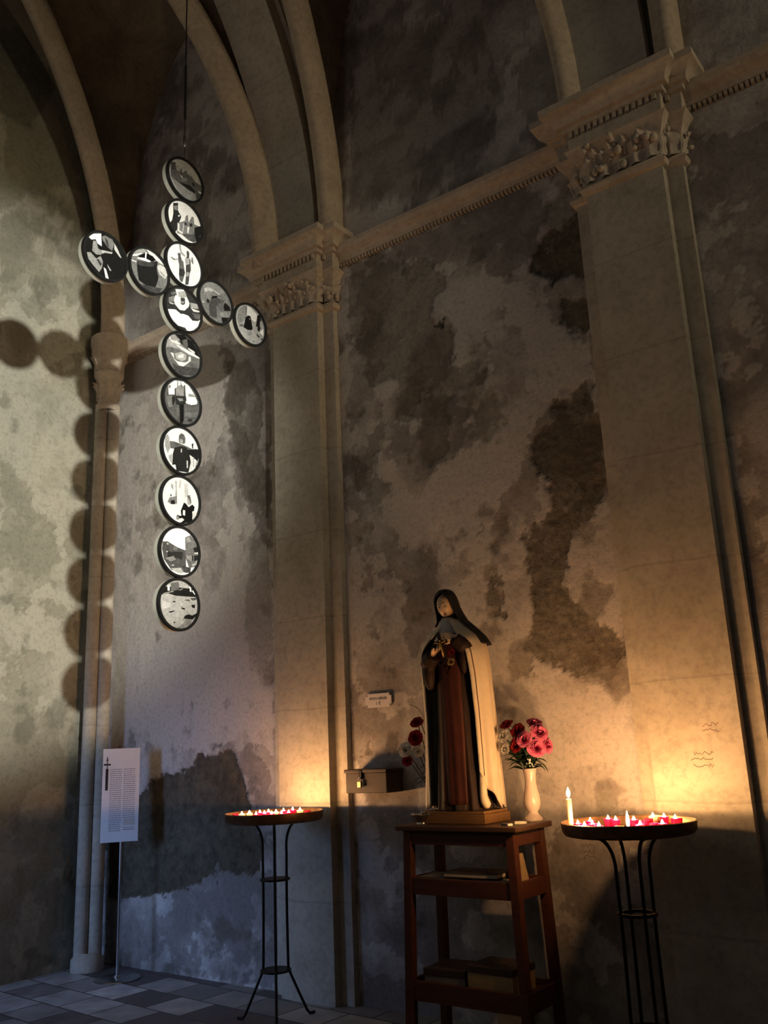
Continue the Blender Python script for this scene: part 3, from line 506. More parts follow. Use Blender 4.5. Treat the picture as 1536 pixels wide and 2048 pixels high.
'v9': (0.97, [(0.25, [(-0.82,0.27),(-0.58,0.31),(-0.24,0.19),(-0.09,0.15),(0.14,0.11),(0.28,0.09),(0.32,-0.59),(0.46,-0.76),(0.05,-0.76),(-0.39,-0.75),(-0.74,-0.39),(-0.84,-0.01)]), (0.36, [(0.25,0.59),(0.51,0.72),(0.71,0.58),(0.91,0.3),(0.95,-0.09),(0.81,-0.53),(0.46,-0.57),(0.28,-0.18)]), (0.50, [(0.3,0.56),(0.48,0.65),(0.53,0.47),(0.32,0.38)]), (0.10, [(0.64,0.23),(0.87,0.32),(0.93,0.12),(0.72,0.07)]), (0.10, [(0.7,-0.05),(0.93,-0.01),(0.92,-0.23),(0.69,-0.27)]), (0.80, [(0.7,0.06),(0.9,0.09),(0.88,0.04),(0.72,0.02)]), (0.12, [(0.59,-0.06),(0.65,-0.05),(0.65,-0.26),(0.6,-0.26)]), (0.70, [(-0.63,0.24),(-0.53,0.23),(-0.55,0.19),(-0.62,0.18)]), (0.90, [(-0.66,-0.07),(-0.58,-0.07),(-0.61,-0.12)]), (0.13, [(-0.58,-0.09),(0.14,0.0),(0.11,-0.29),(-0.2,-0.25),(-0.57,-0.29)]), (0.38, [(-0.31,0.17),(-0.11,0.12),(-0.17,-0.0),(-0.34,0.02)]), (0.45, [(-0.72,-0.35),(-0.3,-0.21),(-0.2,-0.33),(-0.43,-0.45)]), (0.60, [(-0.4,-0.55),(-0.26,-0.53),(-0.3,-0.59),(-0.38,-0.6)]), (0.50, [(0.28,-0.1),(0.56,-0.09),(0.56,-0.32),(0.33,-0.24)]), (0.65, [(-0.43,-0.7),(0.05,-0.61),(0.15,-0.75),(0.22,-0.77),(0.08,-0.83),(-0.29,-0.77)]), (0.60, [(0.56,-0.41),(0.81,-0.32),(0.87,-0.42),(0.6,-0.51)]), (0.20, [(0.15,-0.53),(0.53,-0.56),(0.53,-0.78),(0.26,-0.78)])]),
'v10': (0.62, [(0.07, [(-0.88,0.8),(0.94,1.02),(0.97,0.43),(0.34,0.33),(-0.17,0.31),(-0.51,0.36),(-0.84,0.28)]), (0.33, [(-0.4,0.76),(-0.05,0.85),(-0.01,0.72),(-0.02,0.54),(-0.38,0.46)]), (0.97, [(-0.56,0.64),(-0.46,0.67),(-0.44,0.47),(-0.54,0.46)]), (0.95, [(0.49,0.74),(0.59,0.74),(0.6,0.53),(0.51,0.54)]), (0.95, [(0.61,0.57),(0.7,0.64),(0.83,0.47),(0.72,0.46)]), (0.50, [(-0.75,0.34),(-0.34,0.47),(-0.24,0.45),(-0.74,0.31)]), (0.50, [(-0.02,0.54),(0.16,0.62),(0.16,0.58),(-0.01,0.52)]), (0.75, [(-0.81,0.07),(-0.43,0.01),(-0.43,-0.15),(-0.77,-0.24)]), (0.03, [(-0.32,0.09),(-0.18,0.11),(-0.18,0.06),(-0.28,0.06)]), (0.03, [(0.11,-0.1),(0.28,-0.12),(0.26,-0.17),(0.12,-0.14)]), (0.03, [(-0.48,-0.31),(-0.21,-0.25),(-0.23,-0.29),(-0.43,-0.35)]), (0.05, [(0.59,0.04),(0.76,0.06),(0.75,-0.07),(0.62,-0.05)]), (0.06, [(0.28,-0.39),(0.45,-0.33),(0.63,-0.36),(0.87,-0.24),(0.94,-0.4),(0.63,-0.52),(0.25,-0.5),(0.17,-0.59)]), (0.08, [(-0.27,-0.69),(-0.17,-0.65),(-0.2,-0.72)]), (0.42, [(0.32,-0.51),(0.59,-0.5),(0.6,-0.67),(0.19,-0.86),(-0.11,-0.89),(0.19,-0.7)]), (0.85, [(-0.01,-0.02),(0.16,0.04),(0.11,-0.03)]), (0.25, [(0.51,0.28),(0.88,0.36),(0.88,0.28),(0.62,0.22)]), (0.30, [(0.24,0.18),(0.44,0.24),(0.52,0.17)])]),
'l2': (0.06, [(0.90, [(-0.76,0.48),(-0.57,0.72),(-0.23,0.87),(-0.18,0.35),(-0.37,0.38),(-0.45,0.52),(-0.64,0.42)]), (0.40, [(-0.2,0.75),(-0.06,0.86),(0.28,0.84),(0.35,0.72),(0.28,0.35),(0.1,0.42),(-0.13,0.59)]), (0.20, [(-0.07,0.76),(0.06,0.72),(0.15,0.44),(0.02,0.5)]), (0.50, [(-0.56,0.41),(-0.44,0.46),(-0.33,0.19),(-0.17,0.17),(-0.2,-0.02),(-0.41,-0.09),(-0.59,-0.02)]), (0.65, [(-0.2,0.19),(0.3,0.31),(0.27,0.23),(-0.04,0.14),(-0.17,0.04)]), (0.50, [(-0.81,-0.18),(-0.66,-0.11),(-0.4,-0.26),(-0.22,-0.07),(-0.11,-0.26),(-0.14,-0.54),(-0.26,-0.76),(-0.51,-0.59),(-0.74,-0.41)]), (0.15, [(-0.4,-0.27),(-0.31,-0.25),(-0.15,-0.38),(-0.21,-0.5)]), (0.95, [(-0.07,-0.48),(0.03,-0.51),(0.17,-0.86),(0.03,-0.87)]), (0.60, [(0.08,-0.28),(0.27,-0.48),(0.21,-0.51),(0.11,-0.39)]), (0.70, [(0.35,0.72),(0.47,0.59),(0.7,0.23),(0.6,0.25),(0.36,0.45)]), (0.70, [(0.9,0.08),(0.97,0.08),(0.93,0.02)])]),
'l1': (0.40, [(0.55, [(-0.83,0.32),(-0.7,0.59),(-0.34,0.82),(-0.18,0.79),(-0.39,0.58),(-0.59,0.4)]), (0.90, [(-0.83,0.36),(-0.39,0.61),(-0.36,0.6),(-0.63,0.38),(-0.82,0.3)]), (0.85, [(-0.15,0.89),(0.23,0.84),(0.54,0.69),(0.71,0.56),(0.56,0.55),(0.27,0.62),(-0.02,0.72)]), (0.02, [(-0.57,0.39),(-0.27,0.65),(-0.08,0.71),(0.14,0.71),(0.3,0.61),(0.12,0.44),(-0.17,0.43),(-0.39,0.39)]), (0.97, [(-0.22,0.73),(-0.15,0.75),(-0.17,0.46),(0.07,0.45),(-0.04,0.36),(-0.58,0.29),(-0.57,0.35),(-0.23,0.46)]), (0.90, [(-0.89,0.12),(-0.63,0.15),(-0.62,0.1),(-0.84,0.08)]), (0.08, [(-0.6,0.21),(0.02,0.38),(0.39,0.59),(0.35,0.22),(0.45,-0.09),(0.39,-0.36),(0.3,-0.62),(-0.14,-0.69),(-0.49,-0.61),(-0.58,-0.18)]), (0.20, [(-0.6,0.21),(0.02,0.38),(0.28,0.45),(0.15,0.23),(-0.31,0.08),(-0.58,0.02)]), (0.75, [(0.36,0.37),(0.5,0.48),(0.8,0.48),(0.92,0.18),(0.77,-0.03),(0.51,0.04),(0.38,0.27)]), (0.45, [(0.48,0.24),(0.77,0.09),(0.72,0.05),(0.51,0.18)]), (0.20, [(-0.35,-0.72),(0.3,-0.59),(0.66,-0.5),(0.5,-0.72),(0.18,-0.87),(-0.22,-0.87)])]),
'r1': (0.36, [(0.43, [(-0.76,0.44),(-0.44,0.79),(-0.02,0.87),(0.3,0.81),(0.55,0.66),(0.22,0.54),(-0.2,0.59)]), (0.62, [(-0.64,0.43),(-0.47,0.52),(-0.18,0.57),(0.28,0.49),(0.18,0.42),(-0.12,0.49),(-0.52,0.27),(-0.6,0.26)]), (0.40, [(-0.6,0.26),(-0.34,0.42),(0.12,0.34),(-0.11,0.24),(-0.37,-0.05),(-0.76,-0.2),(-0.84,0.01)]), (0.05, [(-0.18,0.23),(0.07,0.35),(0.1,0.26),(-0.15,0.12),(-0.28,0.04)]), (0.20, [(-0.21,0.07),(0.1,0.24),(0.48,0.29),(0.38,0.11),(0.05,-0.15),(0.06,-0.69),(-0.33,-0.73),(-0.37,-0.18)]), (0.25, [(0.18,0.24),(0.52,0.31),(0.45,0.15),(0.28,0.1)]), (0.30, [(0.12,0.01),(0.45,0.14),(0.49,-0.17),(0.12,-0.34)]), (0.06, [(0.52,0.2),(0.79,0.11),(0.86,-0.06),(0.49,-0.2),(0.44,0.01)]), (0.45, [(0.27,-0.33),(0.59,-0.22),(0.77,-0.39),(0.55,-0.5),(0.22,-0.55)]), (0.06, [(0.32,-0.57),(0.77,-0.42),(0.64,-0.69),(0.39,-0.79)]), (0.10, [(-0.5,0.01),(-0.34,-0.04),(-0.37,-0.16),(-0.5,-0.18)]), (0.50, [(-0.16,-0.79),(0.06,-0.77),(0.06,-0.85)]), (0.60, [(-0.79,-0.19),(-0.6,-0.22),(-0.72,-0.3)])]),
'r2': (0.58, [(0.45, [(-0.72,0.37),(-0.43,0.76),(-0.2,0.85),(-0.22,0.37),(-0.37,0.04),(-0.69,-0.21),(-0.78,0.01)]), (0.30, [(-0.25,0.78),(-0.18,0.8),(-0.22,0.37),(-0.27,0.35)]), (0.85, [(-0.18,0.84),(0.06,0.82),(0.43,0.64),(0.42,0.37),(0.32,0.23),(0.09,0.27),(0.03,0.43),(-0.2,0.39)]), (0.04, [(-0.27,0.26),(-0.1,0.4),(0.01,0.4),(0.06,0.27),(0.11,0.03),(0.15,-0.12),(0.1,-0.23),(-0.16,-0.31),(-0.42,-0.26),(-0.33,-0.01)]), (0.35, [(-0.07,0.3),(0.03,0.3),(-0.01,0.21),(-0.06,0.21)]), (0.07, [(0.44,0.63),(0.59,0.67),(0.69,0.5),(0.72,0.25),(0.55,-0.14),(0.45,-0.14),(0.45,0.06),(0.35,0.03)]), (0.60, [(0.61,0.42),(0.71,0.38),(0.71,0.11),(0.59,0.09)]), (0.95, [(0.79,0.1),(0.8,-0.27),(0.58,-0.17)]), (0.10, [(0.38,-0.31),(0.57,-0.36),(0.53,-0.44),(0.38,-0.37)]), (0.12, [(0.65,-0.41),(0.77,-0.42),(0.7,-0.52)]), (0.15, [(0.15,-0.69),(0.23,-0.69),(0.23,-0.79)]), (0.35, [(-0.69,-0.22),(-0.43,-0.13),(-0.46,-0.26),(-0.64,-0.34)]), (0.10, [(-0.67,0.26),(-0.56,0.28),(-0.61,0.22)]), (0.48, [(-0.21,-0.37),(0.07,-0.28),(0.05,-0.49),(-0.14,-0.58)])])}

DISC_INFO = {
 'v1': 'topmost disc showing pale sky over a grey street of buildings', 'v2': 'disc showing a woman in dark clothes beside a group of children',
 'v3': 'disc showing two thin figures walking against a white ground', 'v4': 'disc showing a white round shape above a bright white heap',
 'v5': 'disc showing a pale diagonal beam above a rounded vessel', 'v6': 'disc showing a person standing in front of ruined walls',
 'v7': 'disc showing a man in a dark coat carrying a beam across his shoulders', 'v8': 'disc showing a figure in black on a pale street',
 'v9': 'disc showing rubble of a collapsed building under a white sky', 'v10': 'lowest disc showing pale broken ground below a dark interior',
 'l2': 'outermost disc on the left arm, mostly black with a pale figure', 'l1': 'disc on the left arm showing a dark block under slanting beams',
 'r1': 'dark grey disc on the right arm with a crouching crowd', 'r2': 'outermost disc on the right arm showing a seated figure in black'}
hub = tag(empty('hanging_photo_cross', (CROSS_X, CROSS_Y, DISC_Z1-2.5*DISC_D)), 'large hanging cross made of fourteen round black-rimmed photographs', 'cross')
H0 = Vector((CROSS_X, CROSS_Y, DISC_Z1-2.5*DISC_D))
def disc_mesh_print(key, R):
    """round print: background fan plus thin layered tone shapes, one mesh with a grey attribute"""
    bgv, shapes = PRINTS[key]; bm = bmesh.new(); lay = bm.verts.layers.float.new('grey')
    N = 56; ring = [bm.verts.new((0.0, R*math.cos(2*PI*i/N), R*math.sin(2*PI*i/N))) for i in range(N)]
    f = bm.faces.new(ring)
    for v in ring: v[lay] = bgv
    for k, (g, pts) in enumerate(shapes):
        P = []
        for y, z in pts:
            r = math.hypot(y, z); s = min(1.0, 0.895/r) if r > 1e-6 else 1.0
            P.append((y*s*DISC_D/2, z*s*DISC_D/2))
        vs = [bm.verts.new((0.0003*(k+1), y, z)) for y, z in P]
        for v in vs: v[lay] = g
        try: f = bm.faces.new(vs)
        except ValueError: continue
        f.normal_update()
        if f.normal.x < 0: f.normal_flip()
    bmesh.ops.triangulate(bm, faces=bm.faces)
    me = bpy.data.meshes.new('photo_print'); bm.to_mesh(me); bm.free(); return me
off = {'v%d' % (k+1): (0.0, DISC_Z1-DISC_D*k) for k in range(10)}
zj = DISC_Z1-2.5*DISC_D
off.update({'l1': (-0.866*DISC_D, zj), 'r1': (0.866*DISC_D, zj), 'l2': (-1.875*DISC_D, zj-0.045), 'r2': (1.875*DISC_D, zj-0.045)})
R = DISC_D/2
for k, (dy, z) in off.items():
    c = (0.0, dy, z-H0.z); mb = MB(); n = 56
    def ring(r, x): return [(x, r*math.cos(2*PI*j/n), r*math.sin(2*PI*j/n)) for j in range(n)]
    mb.grid([ring(R*0.965, -0.054), ring(R*0.975, -0.052), ring(R*0.975, -0.006)], 0, True)          # pale drum wall
    mb.add(ring(R*0.965, -0.054), [tuple(range(n))])
    drum = mb.build('disc_drum', M['pale_rim'], hub, smooth=True, angle=35); drum.location = c; drum['label'] = DISC_INFO[k]
    mb = MB(); mb.grid([ring(R*0.976, -0.012), ring(R*0.998, -0.012), ring(R*0.998, 0.004), ring(R*0.985, 0.008), ring(R*0.905, 0.008), ring(R*0.89, 0.004), ring(R*0.89, -0.012)], 0, True)
    rim = mb.build('black_rim', M['black'], drum, smooth=True, angle=35)
    pr = link('photo_print', disc_mesh_print(k, R*0.905), M['print'], drum); pr.location = (-0.003, 0, 0)
def clip(a, b, r=0.007):
    mb = MB(); mb.tube([a, b], r, 8); return mb
for k in range(9):
    z = DISC_Z1-DISC_D*(k+.5)-H0.z; mb = MB(); mb.box((-0.028, -0.018, z-0.012), (-0.008, 0.018, z+0.012)); mb.build('joining_clip', M['black'], hub)
mb = MB(); top = DISC_Z1+R-H0.z
mb.tube([(-0.015, 0, top-0.01), (-0.015, 0, top+0.12)], 0.002, 6); mb.build('hanging_wire', M['iron'], hub)
mb = MB(); mb.tube([(-0.015, 0, top+0.11), (-0.015, 0, top+0.13), (-0.015, 0, top+0.19), (-0.015, 0, top+0.21)], [0.006, 0.012, 0.012, 0.005], 10); mb.build('turnbuckle', M['chrome'], hub, smooth=True, angle=40)
mb = MB(); mb.tube([(-0.015, 0, top+0.2), (-0.015, 0, top+0.34)], 0.003, 6); mb.tube([(-0.015, 0, top+0.34), (-0.015, 0, top+0.8)], 0.009, 8); mb.tube([(-0.015, 0, top+0.8), (-0.015, 0, 7.98-H0.z)], 0.005, 8); mb.build('suspension_cable', M['black'], hub, smooth=True, angle=40)

# ---------------------------------------------------------------- candle stands
def ringpts(c, r, z, n=40): return [(c[0]+r*math.cos(2*PI*i/n), c[1]+r*math.sin(2*PI*i/n), z) for i in range(n+1)]
def stand(label, loc, rz, zp, legs, rl, zring, foot, tilt=(0, 0), twist=False):
    t = tag(empty('candle_stand', loc, rz), label, 'candle stand')
    mb = MB(); mb.lathe([(0.0, zp-0.008), (0.27, zp-0.008), (0.292, zp-0.004), (0.306, zp+0.012), (0.31, zp+0.052), (0.304, zp+0.055), (0.300, zp+0.05), (0.296, zp+0.014), (0.285, zp+0.002), (0.0, zp)], n=64)
    p = mb.build('tray', M['pan'], t, smooth=True, angle=50); 
    p.rotation_euler = (tilt[0], tilt[1], 0)
    if tilt != (0, 0): p.location = (-0.0, 0, 0)
    for k in range(legs):
        a = 2*PI*k/legs; ca, sa = math.cos(a), math.sin(a); pts = []
        prof = [(rl+0.085*(1-math.sin(PI/2*i/9)), zp-0.014-0.14*(1-math.cos(PI/2*i/9))) for i in range(10)]
        prof += [(rl+0.002*math.sin(7*z), z) for z in np.linspace(zp-0.2, zring[-1]+0.03, 12)]
        prof += [(rl+0.004, zring[-1]), (rl+0.02, zring[-1]-0.04), (foot-0.02, 0.03), (foot, 0.008), (foot+0.035, 0.008)]
        mb = MB(); mb.tube([(r*ca, r*sa, z) for r, z in prof], 0.0085, 8); mb.build('leg', M['iron'], t, smooth=True, angle=50)
    for z in zring:
        mb = MB(); mb.lathe([(0.0, z-0.006), (rl+0.006, z-0.006), (rl+0.01, z), (rl+0.006, z+0.006), (0.0, z+0.006)] if twist else [(rl-0.014, z-0.007), (rl+0.008, z-0.007), (rl+0.008, z+0.007), (rl-0.014, z+0.007), (rl-0.014, z-0.007)], n=28)
        mb.build('brace_plate' if twist else 'brace_ring', M['iron'], t, smooth=True, angle=40)
    return t
S1 = Vector((2.235, -0.50, 0)); Z1 = 1.145
S2 = Vector((4.63, -0.62, 0)); Z2 = 1.125
stand('far candle stand with round brass tray on three black iron legs beside the stone pier', S1, math.radians(-46), Z1, 3, 0.085, (0.80, 0.285), 0.235, twist=True)
stand('near candle stand with round brass tray on four thin black iron legs at the right', S2, math.radians(45.5), Z2, 4, 0.082, (0.775, 0.30), 0.20)
def flame_mesh(h=0.022, r=0.0052):
    mb = MB(); mb.lathe([(r*1.03*math.sin(PI*min(1, t*1.02))**0.8*(1-0.62*t**1.6)*1.25, h*t) for t in [i/11 for i in range(12)]], n=8); return mb
def votive(kind, lit):
    root = empty('votive_candle', (0, 0, 0)); h = 0.05; r = 0.021; cm = M['cup_red'] if kind == 'red' else M['cup_clear']
    mb = MB(); mb.lathe([(0.0, 0.0), (r*0.82, 0.0), (r, h), (r*0.93, h), (r*0.78, 0.004), (0.0, 0.004)], n=18); mb.build('cup', cm, root, smooth=True, angle=40)
    mb = MB(); z = h*0.62 if lit else h*0.3; mb.lathe([(0.0, 0.005), (r*0.78, 0.005), (r*0.88, z), (0.0, z+0.0005)], n=16); mb.build('wax', M['wax_glow'], root, smooth=True, angle=40)
    mb = MB(); mb.tube([(0, 0, z), (0.0005, 0, z+0.008)], 0.0009, 5); mb.build('wick', M['ink'], root)
    if lit: f = flame_mesh(0.030, 0.0066).build('flame', M['flame'], root, smooth=True); f.location = (0, 0, z+0.006)
    return root
def copy_tree(o, parent=None):
    c = o.copy(); COL.objects.link(c)
    if parent: c.parent = parent
    for ch in o.children: copy_tree(ch, c)
    return c
ORD = ['first', 'second', 'third', 'fourth', 'fifth', 'sixth', 'seventh', 'eighth', 'ninth', 'tenth', 'eleventh', 'twelfth', 'thirteenth', 'fourteenth', 'fifteenth', 'sixteenth', 'seventeenth', 'eighteenth', 'nineteenth', 'twentieth', 'twenty-first']
proto = {}
RT = Vector((_r.x, _r.y, 0)).normalized()
def place_votives(spots, centre, z, where, group):
    vd = (Vector((centre.x, centre.y, 0))-Vector((6.42, -4.83, 0))).normalized(); lat = Vector((vd.y, -vd.x, 0))
    spots = sorted(spots, key=lambda s: s[0])
    for i, (u, v, kind, lit) in enumerate(spots):
        p = Vector((centre.x, centre.y, 0))+lat*u+vd*v; key = (kind, lit)
        if key in proto: o = copy_tree(proto[key])
        else: o = proto[key] = votive(kind, lit)
        o.location = (p.x, p.y, z); o.rotation_euler = (0, 0, i*1.7)
        tag(o, '%s %s votive candle, %s from the left in the %s stand tray' % ('burning' if lit else 'unlit', 'red-cupped' if kind == 'red' else 'pale-cupped', ORD[i], where), 'candle', group)
place_votives([(-.20, -.03, 'clear', 1), (-.155, .03, 'clear', 1), (-.11, -.13, 'red', 1), (-.09, .05, 'red', 1), (-.06, -.06, 'red', 1), (-.035, .06, 'red', 1), (-.015, -.14, 'red', 1), (.012, .0, 'clear', 1), (.045, -.16, 'red', 1),
               (.06, .09, 'red', 1), (.09, -.12, 'red', 1), (.12, .15, 'red', 1), (.165, .07, 'clear', 1), (-.24, .03, 'red', 0), (.21, -.02, 'red', 0)], S1, Z1+0.001, 'far', 'votive candles on the far stand')
k = 0.0024
place_votives([((x-1256)*k, v, c, l) for x, v, c, l in ((1162, -.07, 'red', 1), (1176, -.16, 'red', 1), (1184, .06, 'red', 1), (1190, -.10, 'red', 1), (1203, -.20, 'red', 1), (1218, .17, 'red', 1), (1233, .10, 'red', 1), (1240, -.24, 'clear', 0),
               (1268, .08, 'red', 1), (1278, -.18, 'red', 1), (1290, -.22, 'red', 0), (1297, .12, 'red', 0), (1303, -.12, 'red', 0), (1307, .25, 'clear', 1), (1318, -.16, 'red', 1), (1328, .20, 'red', 1), (1347, .10, 'red', 1), (1352, .10, 'red', 0), (1288, .02, 'red', 0))], S2, Z2+0.001, 'near', 'votive candles on the near stand')
def taper_at(px, v, h, r, lab, nm, fl, centre=S2, z=Z2):
    vd = (Vector((centre.x, centre.y, 0))-Vector((6.42, -4.83, 0))).normalized(); lat = Vector((vd.y, -vd.x, 0)); p = Vector((centre.x, centre.y, z+0.001))+lat*((px-1256)*k)+vd*v
    t = tag(empty(nm, p), lab, 'candle')
    mb = MB(); mb.lathe([(0, 0), (r*1.15, 0), (r*1.1, 0.008), (r, 0.02), (r*0.97, h*0.6), (r, h-0.004), (r*0.8, h), (0, h-0.003)], n=18); mb.build('wax_stick', M['wax_glow'], t, smooth=True, angle=50)
    mb = MB(); mb.tube([(0, 0, h-0.003), (0.001, 0, h+0.008)], 0.001, 5); mb.build('wick', M['ink'], t)
    f = flame_mesh(*fl).build('flame', M['flame_tall'], t, smooth=True); f.location = (0, 0, h+0.005); return t
taper_at(1147, .0, 0.158, 0.0125, 'tall burning cream candle standing at the left rim of the near candle tray', 'tall_candle', (0.046, 0.0085))
taper_at(1256, -.20, 0.03, 0.010, 'short stub candle with a tall pointed flame at the front middle of the near tray', 'candle_stub', (0.075, 0.0072))

# ---------------------------------------------------------------- text panel on its stand
t = tag(empty('text_panel_stand', (0.40, -0.27, 0)), 'white printed text panel on a thin steel pole with round base', 'sign')
mb = MB(); mb.lathe([(0, 0), (0.165, 0), (0.168, 0.006), (0.16, 0.012), (0.03, 0.016), (0.022, 0.03), (0, 0.03)], n=48); mb.build('base', M['chrome'], t, smooth=True, angle=40)
mb = MB(); mb.tube([(0, 0, 0.012), (0, 0, 1.0)], 0.012, 14); mb.build('pole', M['chrome'], t, smooth=True, angle=40)
ry = math.radians(52)            # panel faces into the nave
Mp = rotz(ry)
def panel_box(a, b, mat, name, par):
    mb = MB(); mb.box(a, b, 0); o = mb.build(name, mat, par); return o
board = MB(); board.box((-0.142, -0.012, 0), (0.135, 0.0, 0.69)); board = board.build('panel', M['paper'], t, bevel=0.002); board.location = (0.0, -0.014, 0.955); board.rotation_euler = (math.radians(-3), 0, ry)
tx = MB(); rr = random.Random(3)
for col, (xa, xb, z0, z1) in enumerate(((-0.085, 0.005, 0.075, 0.535), (0.015, 0.105, 0.175, 0.535))):
    z = z1
    while z > z0:
        x = xa
        while x < xb-0.004:
            w = rr.uniform(0.006, 0.02); tx.box((x, -0.0132, z-0.0045), (min(xb, x+w), -0.0115, z)); x += w+0.0035
        z -= 0.0155
for z in (0.105, 0.09): tx.box((0.02, -0.0132, z-0.004), (0.105, -0.0115, z))
tx.build('printed_text', M['ink_grey'], board)
em = MB(); em.box((-0.112, -0.0134, 0.44), (-0.106, -0.0115, 0.63)); em.box((-0.135, -0.0134, 0.565), (-0.083, -0.0115, 0.577)); em.box((-0.119, -0.0134, 0.38), (-0.099, -0.0115, 0.54)); em.box((-0.116, -0.0134, 0.60), (-0.102, -0.0115, 0.61))
em.build('dark_cross_emblem', M['ink'], board)
panel_box((0.02, -0.0134, 0.118), (0.105, -0.0115, 0.168), M['enamel'], 'pale_picture_block', board)

# ---------------------------------------------------------------- wooden stand with shelves
TX0, TX1, TY0, TY1, TZ = 3.27, 4.03, -0.62, -0.22, 1.14
tb = tag(empty('wooden_stand', ((TX0+TX1)/2, (TY0+TY1)/2, 0)), 'reddish brown wooden stand with two open shelves carrying the statue', 'stand')
w2, d2 = (TX1-TX0)/2, (TY1-TY0)/2
mb = MB(); mb.box((-w2, -d2, TZ-0.028), (w2, d2, TZ)); mb.build('top', M['wood_top'], tb, bevel=0.006)
iw, idp = w2-0.035, d2-0.03; L = 0.048
def leg_at(z): s = (TZ-z)*0.030; return iw+s, idp+s*0.6
for sx in (-1, 1):
    for sy in (-1, 1):
        bt = []; tp = []
        for z, dst in ((0.0, bt), (TZ-0.028, tp)):
            a, b = leg_at(z)
            for ux, uy in ((0, 0), (1, 0), (1, 1), (0, 1)): dst.append((sx*a-sx*ux*L, sy*b-sy*uy*L, z))
        mb = MB(); mb.hexa(bt, tp); mb.build('leg', M['wood'], tb, bevel=0.003)
def rails(z0, z1, name):
    a, b = leg_at((z0+z1)/2); a0, b0 = leg_at(z0); a1, b1 = leg_at(z1)
    for s in (-1, 1):
        mb = MB(); mb.hexa([(-a0+L, s*(b0-0.008), z0), (a0-L, s*(b0-0.008), z0), (a0-L, s*(b0-0.03), z0), (-a0+L, s*(b0-0.03), z0)], [(-a1+L, s*(b1-0.008), z1), (a1-L, s*(b1-0.008), z1), (a1-L, s*(b1-0.03), z1), (-a1+L, s*(b1-0.03), z1)]); mb.build(name, M['wood'], tb, bevel=0.002)
        mb = MB(); mb.hexa([(s*(a0-0.008), -b0+L, z0), (s*(a0-0.008), b0-L, z0), (s*(a0-0.03), b0-L, z0), (s*(a0-0.03), -b0+L, z0)], [(s*(a1-0.008), -b1+L, z1), (s*(a1-0.008), b1-L, z1), (s*(a1-0.03), b1-L, z1), (s*(a1-0.03), -b1+L, z1)]); mb.build(name, M['wood'], tb, bevel=0.002)
rails(TZ-0.10, TZ-0.03, 'apron'); rails(0.785, 0.868, 'shelf_rail'); rails(0.265, 0.36, 'shelf_rail')
for zs in (0.84, 0.33):
    a, b = leg_at(zs); mb = MB(); mb.box((-a+0.032, -b+0.032, zs-0.014), (a-0.032, b-0.032, zs)); mb.build('shelf', M['wood'], tb)
TC = Vector(((TX0+TX1)/2, (TY0+TY1)/2, 0))
def book(nm, lab, cat, c, size, rz, cover, page, group=None):
    t = tag(empty(nm, c, rz), lab, cat, group); x, y, z = size; e = 0.004
    mb = MB(); mb.box((-x/2, -y/2, 0), (x/2, y/2, e)); mb.box((-x/2, -y/2, z-e), (x/2, y/2, z)); mb.box((-x/2, y/2-e, 0), (x/2, y/2, z)); mb.build('cover', cover, t, bevel=0.001)
    mb = MB(); mb.box((-x/2+0.004, -y/2+0.004, e), (x/2-0.004, y/2-e, z-e)); mb.build('pages', page, t); return t
M['book_grey'] = simple('grey_card', (0.16, 0.14, 0.13), 0.6); M['book_dark'] = simple('dark_cover', (0.035, 0.022, 0.02), 0.5); M['book_tan'] = simple('tan_card', (0.30, 0.20, 0.10), 0.6)
M['pages'] = simple('paper_pages', (0.42, 0.36, 0.28), 0.8, 0, 0.15, 120)
b1 = Vector((-0.16, -0.03, 0.841)); book('book', 'flat grey book at the left on the upper shelf of the wooden stand', 'book', TC+b1, (0.25, 0.19, 0.032), 0.08, M['book_grey'], M['pages'], 'books on the upper shelf')
book('book', 'flat grey book at the right on the upper shelf of the wooden stand', 'book', TC+Vector((0.16, -0.04, 0.841)), (0.22, 0.17, 0.028), -0.05, M['book_grey'], M['pages'], 'books on the upper shelf')
book('book', 'wide dark book lying across the two grey books on the upper shelf', 'book', TC+Vector((0.04, -0.03, 0.875)), (0.33, 0.2, 0.026), 0.03, M['book_dark'], M['pages'], 'books on the upper shelf')
t = tag(empty('leaning_card', TC+Vector((0.285, -0.005, 0.842)), math.radians(75)), 'small cream card leaning upright at the right end of the upper shelf', 'card')
mb = MB(); mb.box((-0.055, -0.002, 0), (0.055, 0.002, 0.15)); o = mb.build('card_sheet', M['book_tan'], t); o.rotation_euler = (math.radians(-14), 0, 0)
def carton(lab, c, size, rz, mat):
    t = tag(empty('cardboard_box', c, rz), lab, 'box', 'boxes on the lower shelf'); x, y, z = size
    mb = MB(); mb.box((-x/2, -y/2, 0), (x/2, y/2, z-0.012)); mb.build('box_body', mat, t, bevel=0.002)
    mb = MB(); mb.box((-x/2-0.003, -y/2-0.003, z-0.035), (x/2+0.003, y/2+0.003, z)); mb.build('lid', M['book_dark'], t, bevel=0.002)
carton('low dark box at the left on the lower shelf of the wooden stand', TC+Vector((-0.17, 0.0, 0.331)), (0.24, 0.24, 0.085), 0.1, M['book_grey'])
carton('taller tan box at the right on the lower shelf of the wooden stand', TC+Vector((0.13, -0.02, 0.331)), (0.27, 0.22, 0.125), -0.03, M['book_tan'])

